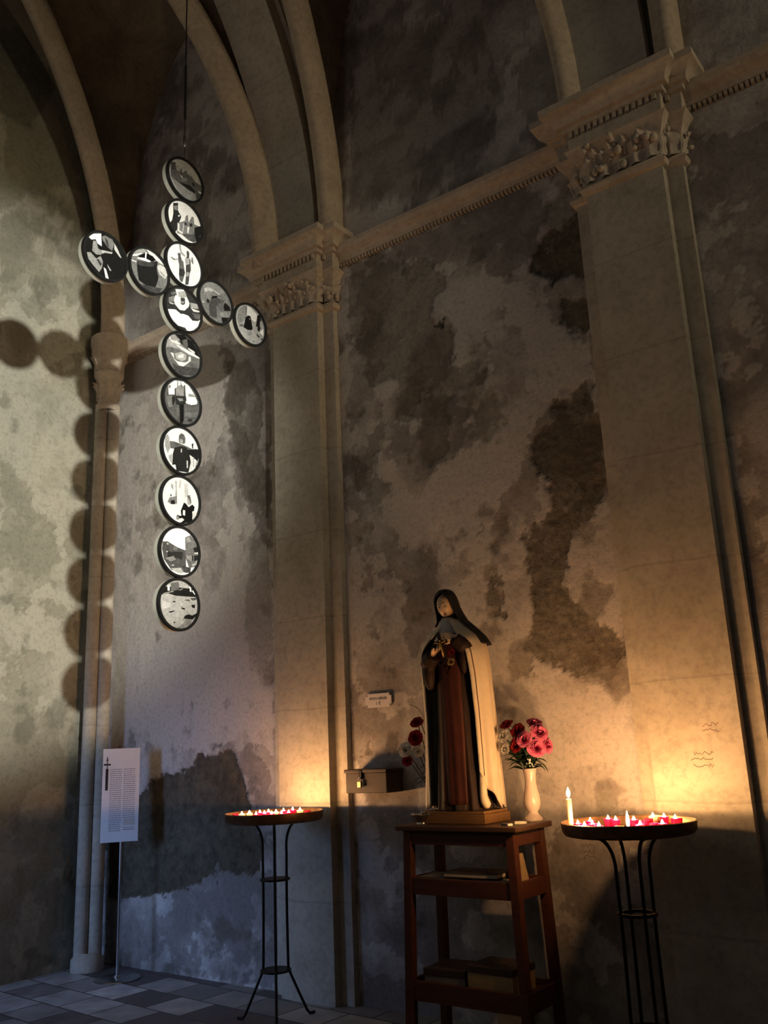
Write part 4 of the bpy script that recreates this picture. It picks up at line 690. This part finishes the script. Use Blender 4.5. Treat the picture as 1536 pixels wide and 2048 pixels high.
# small things on the stand's top
t = tag(empty('metal_bowl', (3.37, -0.5, TZ)), 'small dark fluted metal bowl at the left end of the wooden stand top', 'bowl'); mb = MB()
mb.lathe([(0.0, 0.0), (0.028, 0.0), (0.026, 0.008), (0.042, 0.022), (0.056, 0.05), (0.053, 0.051), (0.038, 0.024), (0.0, 0.012)], n=28); mb.build('bowl_body', M['chrome'], t, smooth=True, angle=35)
for i in range(6):
    a = 2*PI*i/6; mb = MB(); mb.ell((0.055*math.cos(a), 0.055*math.sin(a), 0.05), (0.012, 0.012, 0.008), 8, 6); mb.build('rim_lobe', M['chrome'], t, smooth=True)
t = tag(empty('candle_holder', (3.405, -0.345, TZ)), 'dark glass candle holder with a thin unlit candle left of the statue', 'candle holder'); mb = MB()
mb.lathe([(0, 0), (0.03, 0), (0.031, 0.02), (0.029, 0.075), (0.032, 0.095), (0.028, 0.095), (0.025, 0.02), (0, 0.012)], n=22); mb.build('glass_cup', M['book_dark'], t, smooth=True, angle=40)
mb = MB(); mb.lathe([(0, 0.012), (0.008, 0.012), (0.0075, 0.17), (0, 0.172)], n=12); mb.build('thin_candle', M['wax'], t, smooth=True, angle=40)
def matchbox(lab, c, rz, mat):
    t = tag(empty('matchbox', c, rz), lab, 'matchbox', 'matchboxes on the stand top'); mb = MB(); mb.box((-0.026, -0.017, 0), (0.026, 0.017, 0.013)); mb.build('sleeve', mat, t, bevel=0.0008)
    mb = MB(); mb.box((0.024, -0.0155, 0.0015), (0.034, 0.0155, 0.0115)); mb.build('drawer', M['wax'], t)
matchbox('pale matchbox near the front edge of the wooden stand right of the plinth', (3.935, -0.545, TZ), -0.4, M['book_grey'])
matchbox('cream matchbox lying beside the vase foot', (3.955, -0.435, TZ), 0.35, M['wax'])

# ---------------------------------------------------------------- the vase of roses and the flowers behind the statue
def rose(mb, c, R, axis, mi=0, seed=0, layers=5):
    """a many-petalled bloom; the petal tips take the next material slot"""
    rr = random.Random(seed); ax = Vector(axis).normalized(); q = ax.to_track_quat('Z', 'Y').to_matrix().to_4x4(); q.translation = Vector(c)
    for l in range(layers):
        t = l/(layers-1); n = (3, 3, 4, 5, 6, 6)[l]; rad = R*(0.16+0.50*t); ht = R*(0.62-0.30*t)
        for k in range(n):
            a = 2*PI*(k/n)+l*1.1+rr.uniform(-.2, .2); w = PI/n*1.18; lift = rr.uniform(-.06, .06)*R; rows = []
            for i in range(6):
                s = i/5; row = []
                for j in range(7):
                    b = (j/6-.5)*2; aa = a+b*w*(0.35+0.65*math.sin(PI*min(.62, 0.2+s*0.5)))
                    r = rad*(0.30+0.70*s**0.7)*(1-0.10*b*b)+R*(0.10+0.30*t)*max(0, s-0.5)**1.4*1.9+rr.uniform(-.02, .02)*R*s
                    z = -R*0.35*(1-s)+(ht+lift)*s*(1-0.32*b*b*s)-R*(0.05+0.42*t)*max(0, s-0.72)*1.6
                    row.append(q @ Vector((r*math.cos(aa), r*math.sin(aa), z)))
                rows.append(row)
            mb.grid(rows[:5], mi); mb.grid(rows[4:], mi+1)
def leafblade(mb, base, tip, w, up=(0, 0, 1), mi=0):
    b, e = Vector(base), Vector(tip); d = e-b; s = d.cross(Vector(up)).normalized(); n_ = s.cross(d).normalized(); rows = []
    for i in range(7):
        t = i/6; ww = w*math.sin(PI*(0.06+0.92*t)); p = b+d*t+n_*(0.12*d.length*math.sin(PI*t)); rows.append([p-s*ww+n_*ww*0.3, p, p+s*ww+n_*ww*0.3])
    mb.grid(rows, mi)
V0 = Vector((3.955, -0.285, TZ))
t = tag(empty('flower_vase', V0), 'cream baluster vase standing right of the statue', 'vase'); mb = MB()
mb.lathe([(0, 0), (0.046, 0), (0.05, 0.006), (0.05, 0.018), (0.043, 0.026), (0.034, 0.034), (0.027, 0.045), (0.027, 0.052), (0.037, 0.064), (0.045, 0.085), (0.046, 0.105), (0.042, 0.135), (0.034, 0.17), (0.030, 0.205), (0.030, 0.225), (0.033, 0.25), (0.038, 0.272), (0.036, 0.274), (0.030, 0.25), (0.026, 0.21), (0.0, 0.2)], n=40)
mb.build('vase_body', M['ceramic'], t, smooth=True, angle=60)
TOP = V0+Vector((0, 0, 0.27)); VD = Vector((V0.x-6.42, V0.y+4.83, 0)).normalized(); LT = Vector((VD.y, -VD.x, 0))
def fl(u, w, z): return TOP+LT*u+VD*w+Vector((0, 0, z))
EDGE = {'pink_petals': 'rose_pink_edge', 'red_petals': 'rose_red_edge', 'white_petals': 'rose_white'}
M['rose_pink_edge'] = petal('pale_pink_petal_edges', (0.50, 0.075, 0.18), (0.66, 0.18, 0.29)); M['rose_red_edge'] = petal('red_petal_edges', (0.22, 0.008, 0.012), (0.32, 0.02, 0.02))
def flower(lab, c, R, axis, mat, group, seed, stem_from, layers=5):
    t = tag(empty('artificial_rose', c), lab, 'flower', group); mb = MB(); rose(mb, (0, 0, 0), R, axis, 0, seed, layers); b = mb.build('petals', [mat, M[EDGE[mat.name]]], t, smooth=True)
    s = Vector(stem_from)-Vector(c); ax = Vector(axis).normalized()
    mb = MB(); p0 = -ax*R*0.25; mb.tube([p0, p0*2.2, p0*1.5+s*0.5, s], 0.0028, 6)
    for k in range(3): a = 2*PI*k/3; leafblade(mb, p0, p0*1.1+Vector((math.cos(a)*R*0.8, math.sin(a)*R*0.8, -R*0.2)), R*0.18)
    q = p0*1.5+s*0.5
    for k in (-1, 1): leafblade(mb, q, q+LT*(0.055*k)+VD*-0.02+Vector((0, 0, 0.012*k-0.01)), 0.014)
    mb.build('stem', M['leaf'], t); return t
px = 0.00277
def pv(x, y): return (x-1062)*px, (1537-y)*px
st = TOP+Vector((0, 0, -0.03))
for i, (x, y, w, R_, m_, ax, lab) in enumerate(((1078, 1497, -.045, .058, 'rose_pink', (0.2, -1, .35), 'pink artificial rose at the front centre of the vase bunch'), (1098, 1492, -.01, .054, 'rose_pink', (0.9, -.7, .3), 'pink artificial rose at the right side of the vase bunch'),
        (1086, 1468, -.03, .056, 'rose_pink', (0.45, -1, .6), 'pink artificial rose in the upper middle of the vase bunch'), (1057, 1480, -.03, .050, 'rose_pink', (-.4, -1, .4), 'pink artificial rose at the left of the vase bunch'), (1079, 1450, .02, .050, 'rose_pink', (0.2, -.6, 1), 'pink artificial rose topmost of the vase bunch'),
        (1045, 1462, .03, .048, 'rose_red', (-.5, -.8, .6), 'dark red artificial rose at the upper left of the vase bunch'), (1040, 1490, .0, .046, 'rose_red', (-.7, -.8, .2), 'dark red artificial rose at the left edge of the vase bunch'),
        (1016, 1472, -.01, .040, 'rose_white', (-.6, -.9, .5), 'white artificial flower beside the cloak, highest of the vase bunch whites'), (1018, 1497, -.01, .036, 'rose_white', (-.8, -.8, .1), 'small white artificial flower low beside the cloak'), (1024, 1450, .05, .046, 'rose_red', (-.4, -.4, .8), 'dark red artificial rose touching the shadow behind the cloak'))):
    u, z = pv(x, y); axw = LT*ax[0]+VD*(-ax[1]*-1)+Vector((0, 0, ax[2])); flower(lab, fl(u, w, z), R_, axw, M[m_], 'flowers in the vase', 20+i, st)
t = tag(empty('leaf_spray', TOP), 'dark green leaf spray with tiny white blossoms around the vase mouth', 'foliage'); mb = MB(); rr = random.Random(5)
for k in range(46):
    u = rr.uniform(-.14, .09); z = rr.uniform(0.0, .19); w = rr.uniform(-.03, .06); b = LT*(u*0.35)+Vector((0, 0, .0+z*0.3)); e = LT*(u*1.05)+VD*w+Vector((0, 0, z)); leafblade(mb, b, e, 0.019, (rr.uniform(-.4, .4), rr.uniform(-.4, .4), 1))
for a, b in (((.02, .03), (.085, -.012)), ((.03, .045), (.10, -.02)), ((.03, .05), (.10, .03)), ((-.03, .06), (-.16, .07)), ((-.02, .04), (-.12, .03)), ((0, .0), (.055, .02))): leafblade(mb, LT*a[0]+Vector((0, 0, a[1])), LT*b[0]+VD*-.03+Vector((0, 0, b[1])), 0.013)
mb.build('leaves', M['leaf'], t)
mb = MB()
for k in range(16): mb.ell(LT*rr.uniform(-.012, .02)+VD*rr.uniform(-.06, -.03)+Vector((0, 0, rr.uniform(.0, .055))), (.004, .004, .004), 6, 4)
mb.build('tiny_blossoms', M['rose_white'], t, smooth=True)
# flowers behind the statue's right side (left in the view), in their own pot
P0 = Vector((3.36, -0.285, TZ)); VD2 = Vector((P0.x-6.42, P0.y+4.83, 0)).normalized(); LT2 = Vector((VD2.y, -VD2.x, 0))
t = tag(empty('flower_pot', P0), 'small dark pot of flowers half hidden behind the left of the statue', 'pot'); mb = MB(); mb.lathe([(0, 0), (0.032, 0), (0.04, 0.03), (0.036, 0.09), (0.04, 0.11), (0.036, 0.11), (0.03, 0.09), (0, 0.08)], n=24); mb.build('pot_body', M['book_dark'], t, smooth=True, angle=50)
px2 = 0.00280
for i, (x, y, w, R_, m_, ax, lab) in enumerate(((842, 1442, .02, .046, 'rose_red', (-.3, -.7, .7), 'dark red flower highest behind the left side of the statue'), (838, 1474, -.01, .052, 'rose_red', (-.4, -1, .3), 'large dark red flower in the middle of the bunch left of the statue'),
        (815, 1497, -.02, .048, 'rose_white', (-.5, -1, .3), 'white flower at the left edge of the bunch left of the statue'), (841, 1501, -.04, .036, 'rose_white', (0, -1, .2), 'yellowish white bud close to the cloak left of the statue'), (818, 1519, -.01, .036, 'rose_red', (-.4, -1, -.1), 'small dark red flower lowest in the bunch left of the statue'))):
    u = (x-883)*px2; z = (1640-y)*px2; c = P0+LT2*u+VD2*w+Vector((0, 0, z)); flower(lab, c, R_, LT2*ax[0]+VD2*ax[1]+Vector((0, 0, ax[2])), M[m_], 'flowers left of the statue', 60+i, P0+Vector((0, 0, 0.09)))
t = tag(empty('leaf_sprig', P0+Vector((0, 0, 0.1))), 'dark leaf sprig poking out left of the statue', 'foliage'); mb = MB()
for a, b, w in (((-.10, .56), (-.165, .645), .016), ((-.08, .32), (-.12, .42), .016), ((0, .1), (-.03, .22), .016), ((0, .05), (.0, .2), .02), ((-.01, .02), (-.09, .1), .014)): leafblade(mb, LT2*a[0]*.7+Vector((0, 0, a[1]-.08)), LT2*b[0]+Vector((0, 0, b[1]-.08)), w)
mb.tube([(0, 0, -.02), LT2*-.01+Vector((0, 0, .2)), LT2*-.10+Vector((0, 0, .48))], 0.003, 6); mb.build('leaves', M['leaf'], t)

# ---------------------------------------------------------------- offering chest on the wall, price plate, wall marks
t = tag(empty('offering_chest', (2.705, WY-0.095, 1.285)), 'dark wooden offering chest with padlock fixed to the wall beside the pier', 'chest')
mb = MB(); mb.box((-0.165, -0.085, 0), (0.165, 0.09, 0.125)); mb.build('chest_body', M['chest'], t, bevel=0.004)
mb = MB(); mb.box((-0.172, -0.095, 0.125), (0.172, 0.09, 0.147)); mb.build('lid', M['chest'], t, bevel=0.005)
mb = MB(); mb.box((-0.048, -0.10, 0.085), (-0.022, -0.084, 0.14)); mb.build('hasp', M['iron'], t, bevel=0.002)
pl = MB(); pl.box((-0.050, -0.114, 0.035), (-0.020, -0.098, 0.073)); pl = pl.build('padlock', M['brass'], t, bevel=0.003)
mb = MB(); mb.tube([(-0.043, -0.106, 0.07)]+[(-0.035-0.008*math.cos(PI*i/8), -0.106, 0.088+0.009*math.sin(PI*i/8)) for i in range(9)]+[(-0.027, -0.106, 0.07)], 0.0022, 6); mb.build('shackle', M['chrome'], pl, smooth=True)
t = tag(empty('price_plate', (2.705, WY-0.012, 1.865)), 'small white enamel notice plate with scalloped corners screwed to the wall', 'plate')
w, h, r = 0.108, 0.045, 0.016
def scallop(w, h, r, n=6):
    P = []
    for cx, cz, a in ((w, h, PI*1.5), (-w, h, 0), (-w, -h, PI*.5), (w, -h, PI)):
        for i in range(n+1): q = a-PI/2*i/n; P.append((cx+r*math.cos(q), cz+r*math.sin(q)))
    return P
P = scallop(w, h, r)
mb = MB(); n = len(P); mb.add([(x, -0.004, z) for x, z in P]+[(x, 0.004, z) for x, z in P], [tuple(range(n)), tuple(range(2*n-1, n-1, -1))]+[(i, (i+1) % n, n+(i+1) % n, n+i) for i in range(n)])
mb.build('plate_body', M['enamel'], t)
def text(body, size, loc, mat, par, name):
    cu = bpy.data.curves.new(name, 'FONT'); cu.body = body; cu.size = size; cu.align_x = 'CENTER'; cu.align_y = 'CENTER'; cu.extrude = 0.0004
    tmp = bpy.data.objects.new('tmp', cu); COL.objects.link(tmp); me = bpy.data.meshes.new_from_object(tmp.evaluated_get(bpy.context.evaluated_depsgraph_get())); bpy.data.objects.remove(tmp)
    o = link(name, me, mat, par); o.location = loc; o.rotation_euler = (PI/2, 0, 0); return o
text('PETITS CIERGES', 0.021, (0.0, -0.0048, 0.012), M['ink'], t, 'lettering')
text('1 \u20ac', 0.030, (0.0, -0.0048, -0.020), M['ink'], t, 'price')
for sx, sz in ((-1, 1), (1, 1), (-1, -1), (1, -1)):
    mb = MB(); mb.ell((sx*(w-0.012), -0.005, sz*(h-0.012)), (0.006, 0.004, 0.006), 10, 6); mb.build('screw_head', M['chrome'], t, smooth=True)
# pencilled scribbles on the plaster and the pier
def scribble(c, w, lines, seed, mat, lab, face='wall'):
    rr = random.Random(seed); y = {'wall': WY-0.009, 'pier': -DP-0.002}[face]; t = MB()
    for l in range(lines):
        x = c[0]-w/2+rr.uniform(0, .02); z = c[1]-l*0.03; pts = []
        while x < c[0]+w/2: pts.append((x, y, z+rr.uniform(-.010, .010))); x += rr.uniform(.004, .011)
        t.tube(pts, 0.0011, 4)
    return tag(t.build('graffiti', mat), lab, 'graffiti', 'scribbles on the stone')
M['pencil'] = simple('pencil_mark', (0.10, 0.06, 0.035), 0.8); M['redpencil'] = simple('red_crayon_mark', (0.22, 0.07, 0.045), 0.8)
scribble((4.84, 1.46), .12, 3, 2, M['pencil'], 'dark scribbled graffiti on the pier right of the tall candle, the lower group', 'pier')
scribble((4.90, 1.60), .09, 2, 4, M['redpencil'], 'reddish scribbled graffiti on the pier, the upper group', 'pier')
scribble((4.11, 1.02), .09, 4, 6, M['pencil'], 'faint scribbled graffiti on the wall below the near candle tray')

# ---------------------------------------------------------------- the statue
SX, SY = 3.585, -0.375
pl_ = MB(); pl_.box((-0.205, -0.135, 0), (0.205, 0.135, 0.05)); pl_.box((-0.195, -0.125, 0.05), (0.195, 0.125, 0.066))
st_ = tag(empty('statue', (SX, SY, TZ+0.001)), 'tall painted statue of a nun in black veil and cream cloak holding a crucifix', 'statue')
p = pl_.build('plinth', M['plinth'], st_, bevel=0.004)
fig = math.radians(6)
def part(mb, name, mat, parent=None, **kw):
    o = mb.build(name, mat, parent or st_, **kw)
    if parent is None: o.location = (0, 0, 0.066); o.rotation_euler = (0, 0, fig)
    return o
def lerp_prof(P, z):
    if z <= P[0][0]: return P[0][1:]
    for a, b in zip(P, P[1:]):
        if z <= b[0]:
            t = (z-a[0])/(b[0]-a[0]); t = t*t*(3-2*t) if False else t; return tuple(x+(y-x)*t for x, y in zip(a[1:], b[1:]))
    return P[-1][1:]
def ang(cx, cy, rx, ry, a): return (cx+rx*math.sin(a), cy-ry*math.cos(a))
HAB = [(0, .01, -.01, .152, .128), (.06, .01, -.01, .148, .124), (.4, .008, -.008, .134, .112), (.7, .004, -.008, .130, .112), (.85, 0, -.005, .132, .110), (.95, 0, 0, .128, .098), (1.0, -.005, 0, .105, .078), (1.04, -.015, -.005, .055, .052), (1.08, -.022, -.01, .042, .042)]
mb = MB(); rows = []; N = 72
for i in range(41):
    z = 1.08*i/40; cx, cy, rx, ry = lerp_prof(HAB, z); fo = 0.011*max(0, 1-z/0.9); row = []
    for j in range(N):
        a = 2*PI*j/N; q = 1+(fo/0.15)*(math.sin(11*a+1.5*math.sin(3*z))+0.5*math.sin(23*a+z*2)); x, y = ang(cx, cy, rx*q, ry*q, a); row.append((x, y, z))
    rows.append(row)
mb.grid(rows, 0, True); mb.add(rows[0], [tuple(range(N-1, -1, -1))]); mb.add(rows[-1], [tuple(range(N))])
def limb(mb, pts, rs, n=14): mb.tube(pts, rs, n)
# sleeves: wide hanging cuffs
limb(mb, [(-.09, -.02, .95), (-.120, -.04, .88), (-.132, -.085, .80), (-.105, -.128, .815), (-.07, -.150, .845)], [.050, .052, .054, .048, .040])
mb.ell((-.118, -.115, .745), (.036, .045, .09), 14, 10)
limb(mb, [(.09, -.02, .95), (.118, -.04, .90), (.124, -.08, .86), (.10, -.122, .895), (.07, -.145, .93)], [.050, .050, .048, .044, .038])
mb.ell((.100, -.105, .81), (.030, .040, .08), 14, 10)
hb = part(mb, 'habit', M['habit'], smooth=True)
rm = hb.modifiers.new('remesh', 'REMESH'); rm.mode = 'VOXEL'; rm.voxel_size = 0.006; rm.use_smooth_shade = True
sm = hb.modifiers.new('smooth', 'SMOOTH'); sm.iterations = 3; sm.factor = 0.5
# scapular: long front panel over the habit
mb = MB(); rows = []
for i in range(36):
    z = 0.035+0.93*i/35; cx, cy, rx, ry = lerp_prof(HAB, z); wv = 0.062+0.012*(1-z); row = []
    for j in range(13):
        x = 0.012+wv*(j/6-1); s = max(-1, min(1, (x-cx)/rx)); y = cy-ry*math.sqrt(1-s*s)-0.017-0.004*math.sin(j*1.7+z*4)*(1-z); row.append((x, y, z))
    rows.append(row)
mb.grid(rows); sc = part(mb, 'scapular', M['scapular'], smooth=True); so = sc.modifiers.new('solid', 'SOLIDIFY'); so.thickness = 0.008; so.offset = 0
# cloak
CLK = [(0, 0, .01, .218, .158), (.2, 0, .01, .214, .154), (.5, 0, .008, .208, .150), (.75, 0, -.012, .208, .158), (.86, 0, -.018, .204, .160), (.93, 0, -.012, .184, .142), (.98, -.003, -.004, .146, .114), (1.02, -.008, 0, .098, .080), (1.055, -.015, 0, .072, .064)]
mb = MB(); cols = []; NA = 84
for i in range(46):
    row = []
    for j in range(NA+1):
        s = j/NA
        def edge(z): 
            if z < .72: l, r = -58, 43
            elif z < .86: t = (z-.72)/.14; l, r = -58-6*t, 43-3*t
            elif z < .97: t = (z-.86)/.11; l, r = -64+36*t, 40-14*t
            else: t = min(1, (z-.97)/.085); l, r = -28+14*t, 26-12*t
            return math.radians(l), math.radians(r)
        # s: from the right front edge round the back to the left front edge
        zr = s*(2*PI); a_full = None
        ar = 43; al = -58+360; deg = ar+(al-ar)*s
        zb = 0.015+0.185*max(0, 1-(deg-43)/42)**1.3 if deg < 85 else 0.015
        zb += 0.01*math.sin(deg*0.21)
        z = zb+(1.055-zb)*i/45; l, r = edge(z); a = r+(l+2*PI-r)*s
        cx, cy, rx, ry = lerp_prof(CLK, z); fo = 0.016*max(0, 1-z/0.98)*(0.5+0.5*min(1, 1-z)); q = 1+(fo/0.2)*(math.sin(10*a+0.8)+0.45*math.sin(21*a+2+z))
        x, y = ang(cx, cy, rx*q, ry*q, a); row.append((x, y, z))
    cols.append(row)
mb.grid(cols); ck = part(mb, 'cloak', M['cloak'], smooth=True); so = ck.modifiers.new('solid', 'SOLIDIFY'); so.thickness = 0.009; so.offset = -1
# gilt braid along the cloak's right front edge
gb = MB(); gb.tube([cols[i][3] for i in range(2, 38)], 0.003, 6); gb.build('edge_braid', M['scapular'], ck, smooth=True)
# gathered inner fold under the lifted corner of the cloak
mb = MB(); mb.tube([(.150, -.080, .225), (.152, -.082, .19), (.154, -.082, .15), (.153, -.080, .11), (.152, -.078, .075), (.158, -.076, .045), (.170, -.074, .022), (.176, -.072, .012)], [.004, .014, .019, .021, .022, .025, .022, .006], 18); part(mb, 'inner_fold', M['cloak'], smooth=True)
# head
HC = Vector((-.034, -.022, 1.135)); HR = (Matrix.Rotation(math.radians(0), 4, 'Z') @ Matrix.Rotation(math.radians(-11), 4, 'Y') @ Matrix.Rotation(math.radians(10), 4, 'X'))
def head_pt(th, ph):
    """th 0 top..pi bottom, ph 0 = front"""
    x, y, z = math.sin(th)*math.sin(ph), -math.sin(th)*math.cos(ph), math.cos(th)
    p = Vector((x*.050, y*.062, z*.078))
    if z < 0: p.x *= 1-0.30*(-z)**1.4; p.y *= 1-0.10*(-z) if y < 0 else 1-0.35*(-z)
    f = max(0, -y)
    g = lambda u, w, su, sw: math.exp(-((p.x-u)/su)**2-((p.z-w)/sw)**2)*f
    d = 0.0
    d += .0135*g(0, -.012, .0075, .014)+.006*g(0, -.022, .010, .007)+.006*g(0, .004, .006, .014)      # nose
    d -= .0075*(g(.0185, .006, .010, .007)+g(-.0185, .006, .010, .007))                               # eye sockets
    d += .003*(g(.0185, .0165, .013, .005)+g(-.0185, .0165, .013, .005))                               # brow
    d += .0035*(g(.025, -.018, .013, .013)+g(-.025, -.018, .013, .013))                               # cheeks
    d += .0035*g(0, -.0405, .012, .005)+.004*g(0, -.062, .014, .010)-.003*g(0, -.050, .014, .004)      # mouth, chin
    p.y -= d; return p
mb = MB(); rows = [[HC+HR @ head_pt(PI*i/40, 2*PI*j/64) for j in range(64)] for i in range(41)]; mb.grid(rows, 0, True)
mb.tube([HC+Vector((.004, .012, -.045)), HC+Vector((.016, .016, -.10)), HC+Vector((.02, .018, -.13))], [.030, .030, .038], 20)
hd = part(mb, 'head', M['skin'], smooth=True)
def on_face(x, z, out=0.0):
    best = min((head_pt(PI*i/80, PI*(j-40)/80) for i in range(20, 70) for j in range(0, 81)), key=lambda p: (p.x-x)**2+(p.z-z)**2); return HC+HR @ (best+Vector((0, -out, 0)))
for s in (-1, 1):
    e = MB(); e.ell(on_face(.0185*s, .006, -.0005), (.0080, .0042, .0050), 12, 8, 0, HR.to_3x3()); e.build('eye', M['wimple'], hd, smooth=True)
    e = MB(); e.ell(on_face(.0175*s, .0052, .0022), (.0038, .0024, .0042), 10, 8, 0, HR.to_3x3()); e.build('iris', M['eye'], hd, smooth=True)
    e = MB(); e.tube([on_face(s*x, .0105-abs(x-.0185)**1.3*.9, .0015) for x in (.010, .014, .0185, .023, .0265)], .0012, 6); e.build('eyelid', M['eye'], hd, smooth=True)
    e = MB(); e.tube([on_face(s*x, z, .001) for x, z in ((.009, .0195), (.0135, .0215), (.0195, .0218), (.0265, .0185))], [.0008, .0011, .0011, .0005], 6); e.build('eyebrow', M['eye'], hd, smooth=True)
e = MB(); e.tube([on_face(x, -.0395+.0012*math.cos(x*260), .0008) for x in (-.012, -.008, -.004, 0, .004, .008, .012)], [.0006, .0013, .0018, .0016, .0018, .0013, .0006], 8); e.tube([on_face(x, -.0445, .0006) for x in (-.009, -.005, 0, .005, .009)], [.0006, .0015, .002, .0015, .0006], 8); e.build('lips', M['lip'], hd, smooth=True)
# wimple round the throat and a dark veil over head and shoulders
mb = MB(); rows = []
for i in range(11):
    t = i/10; z = 1.066-0.110*t; rx = .047+.055*t**1.2; ry = .050+.050*t; cx = -.024+.012*t; row = []
    for j in range(25):
        a = math.radians(-100+200*j/24); q = 1+.02*math.sin(a*9); x, y = ang(cx, -.006-.012*math.sin(PI*t)*0-.022*t, rx*q, ry*q, a); row.append((x, y, z-(.03*t*math.cos(a))))
    rows.append(row)
mb.grid(rows); wm = part(mb, 'wimple', M['wimple'], smooth=True); so = wm.modifiers.new('solid', 'SOLIDIFY'); so.thickness = .004; so.offset = 0
VEI = [(.90, .012, .012, .196, .150, 66), (.95, .008, .008, .172, .134, 66), (1.0, .0, .008, .132, .112, 58), (1.05, -.012, .006, .090, .088, 54), (1.09, -.022, .0, .079, .083, 50), (1.13, -.032, -.006, .072, .081, 49), (1.165, -.037, -.010, .069, .079, 44), (1.19, -.040, -.012, .064, .076, 33), (1.21, -.041, -.012, .056, .066, 12), (1.225, -.041, -.012, .044, .052, 0.5), (1.236, -.041, -.012, .028, .033, 0.2), (1.241, -.041, -.012, .002, .002, 0.1)]
mb = MB(); rows = []
for i in range(44):
    z = .90+.341*i/43; row = []
    for j in range(57):
        s = j/56; zz = z+max(0, (1.03-z))*0.95*min(1, max(0, (s-.60)/.14))       # the veil hangs shorter on the left
        cx, cy, rx, ry, op = lerp_prof(VEI, zz); a = math.radians(op-2)+(2*PI-2*math.radians(op))*s; fo = .05*max(0, (1.1-zz)/.2); q = 1+fo*math.sin(13*a)*0.8
        x, y = ang(cx, cy, rx*q, ry*q, a); row.append((x, y, zz))
    rows.append(row)
mb.grid(rows); ve = part(mb, 'veil', M['veil'], smooth=True); so = ve.modifiers.new('solid', 'SOLIDIFY'); so.thickness = .006; so.offset = 0
# hands
def hand(mb, wrist, tip_dir, palm_n, side, size=.105, curl=0.5):
    """side: +1 thumb on the +cross side. One skin of capsules, fused by a remesh modifier"""
    w = Vector(wrist); f = Vector(tip_dir).normalized(); n_ = Vector(palm_n); n_ = (n_-f*n_.dot(f)).normalized(); c = f.cross(n_)*side; u = size
    P = lambda a, b, d: w+f*(a*u)+c*(b*u)+n_*(d*u)
    mb.tube([P(-.28, 0, 0), P(-.05, 0, 0), P(.12, 0, 0)], [.125*u, .12*u, .13*u], 12)
    for b in (-.15, -.05, .05, .15): mb.tube([P(.05, b*.8, 0), P(.25, b, .01), P(.46, b*1.1, 0.0)], [.10*u, .105*u, .085*u], 10)
    for b, ln in ((.165, .40), (.055, .46), (-.055, .43), (-.16, .34)):
        p = P(.44, b*1.1, 0); d = 0.0; pts = [p]; a = 0
        for k, seg in enumerate((.42, .33, .25)):
            a += curl*(0.35+0.3*k); p = p+(f*math.cos(a)+n_*math.sin(a)+c*(b*0.25))*(ln*seg*u); pts.append(p)
        mb.tube(pts, [.075*u, .07*u, .062*u, .05*u], 10); mb.ell(pts[-1], (.052*u,)*3, 8, 6)
    pts = [P(.08, .16, .02), P(.22, .27, .07), P(.36, .32, .13), P(.48, .31, .17)]
    mb.tube(pts, [.09*u, .085*u, .072*u, .055*u], 10); mb.ell(pts[-1], (.056*u,)*3, 8, 6)
for nm, args in (('right_hand', ((-.070, -.152, .852), (.80, -.22, .50), (0.1, -.35, .9), 1, .105, .55)), ('left_hand', ((.062, -.150, .942), (-1, -.20, .02), (.0, .9, -.25), 1, .105, .28))):
    mb = MB(); hand(mb, *args); h = part(mb, nm.split('_')[1], M['skin'], smooth=True); rm = h.modifiers.new('remesh', 'REMESH'); rm.mode = 'VOXEL'; rm.voxel_size = .0022; rm.use_smooth_shade = True
    sm = h.modifiers.new('smooth', 'SMOOTH'); sm.iterations = 2; sm.factor = .5
# crucifix against the chest with carved roses round its foot
cr = MB(); Mx = Matrix.Translation((.022, -.178, .80)) @ Matrix.Rotation(math.radians(-7), 4, 'Y') @ Matrix.Rotation(math.radians(12), 4, 'X')
cr.box((-.009, -.005, 0), (.009, .005, .17), 0, Mx); cr.box((-.043, -.005, .105), (.043, .005, .122), 0, Mx); part(cr, 'crucifix', M['black'], bevel=.001)
c2 = MB(); c2.tube([Mx @ Vector(p) for p in ((0, -.009, .03), (.002, -.011, .06), (0, -.012, .09), (0, -.012, .112))], [.003, .005, .006, .005], 8); c2.tube([Mx @ Vector(p) for p in ((-.036, -.008, .118), (0, -.010, .108), (.036, -.008, .118))], .003, 6); c2.ell(Mx @ Vector((.002, -.012, .122)), (.005, .005, .006), 8, 6); part(c2, 'corpus', M['gold'], smooth=True)
for i, (x, y, z, r, m_) in enumerate(((.05, -.168, .80, .024, 'gold'), (.012, -.178, .785, .02, 'scapular'), (-.012, -.172, .80, .021, 'scapular'), (-.055, -.160, .895, .02, 'leaf'), (-.03, -.165, .915, .018, 'wimple'), (-.068, -.150, .87, .02, 'leaf'), (.055, -.165, .855, .02, 'rose_red'), (.022, -.172, .745, .018, 'scapular'), (.035, -.168, .77, .018, 'scapular'))):
    mb = MB(); rose(mb, (x, y, z), r, (x*3, -1, .2), 0, 90+i, 3); part(mb, 'carved_rose', [M[m_], M[m_]], smooth=True)
t = tag(empty('pale_pebble', (SX+.012, SY-.108, TZ+.067)), 'small pale rounded pebble at the foot of the statue', 'pebble')
mb = MB(); mb.ell((0, 0, .012), (.016, .013, .0125), 16, 10); mb.build('pebble_body', M['ceramic'], t, smooth=True)
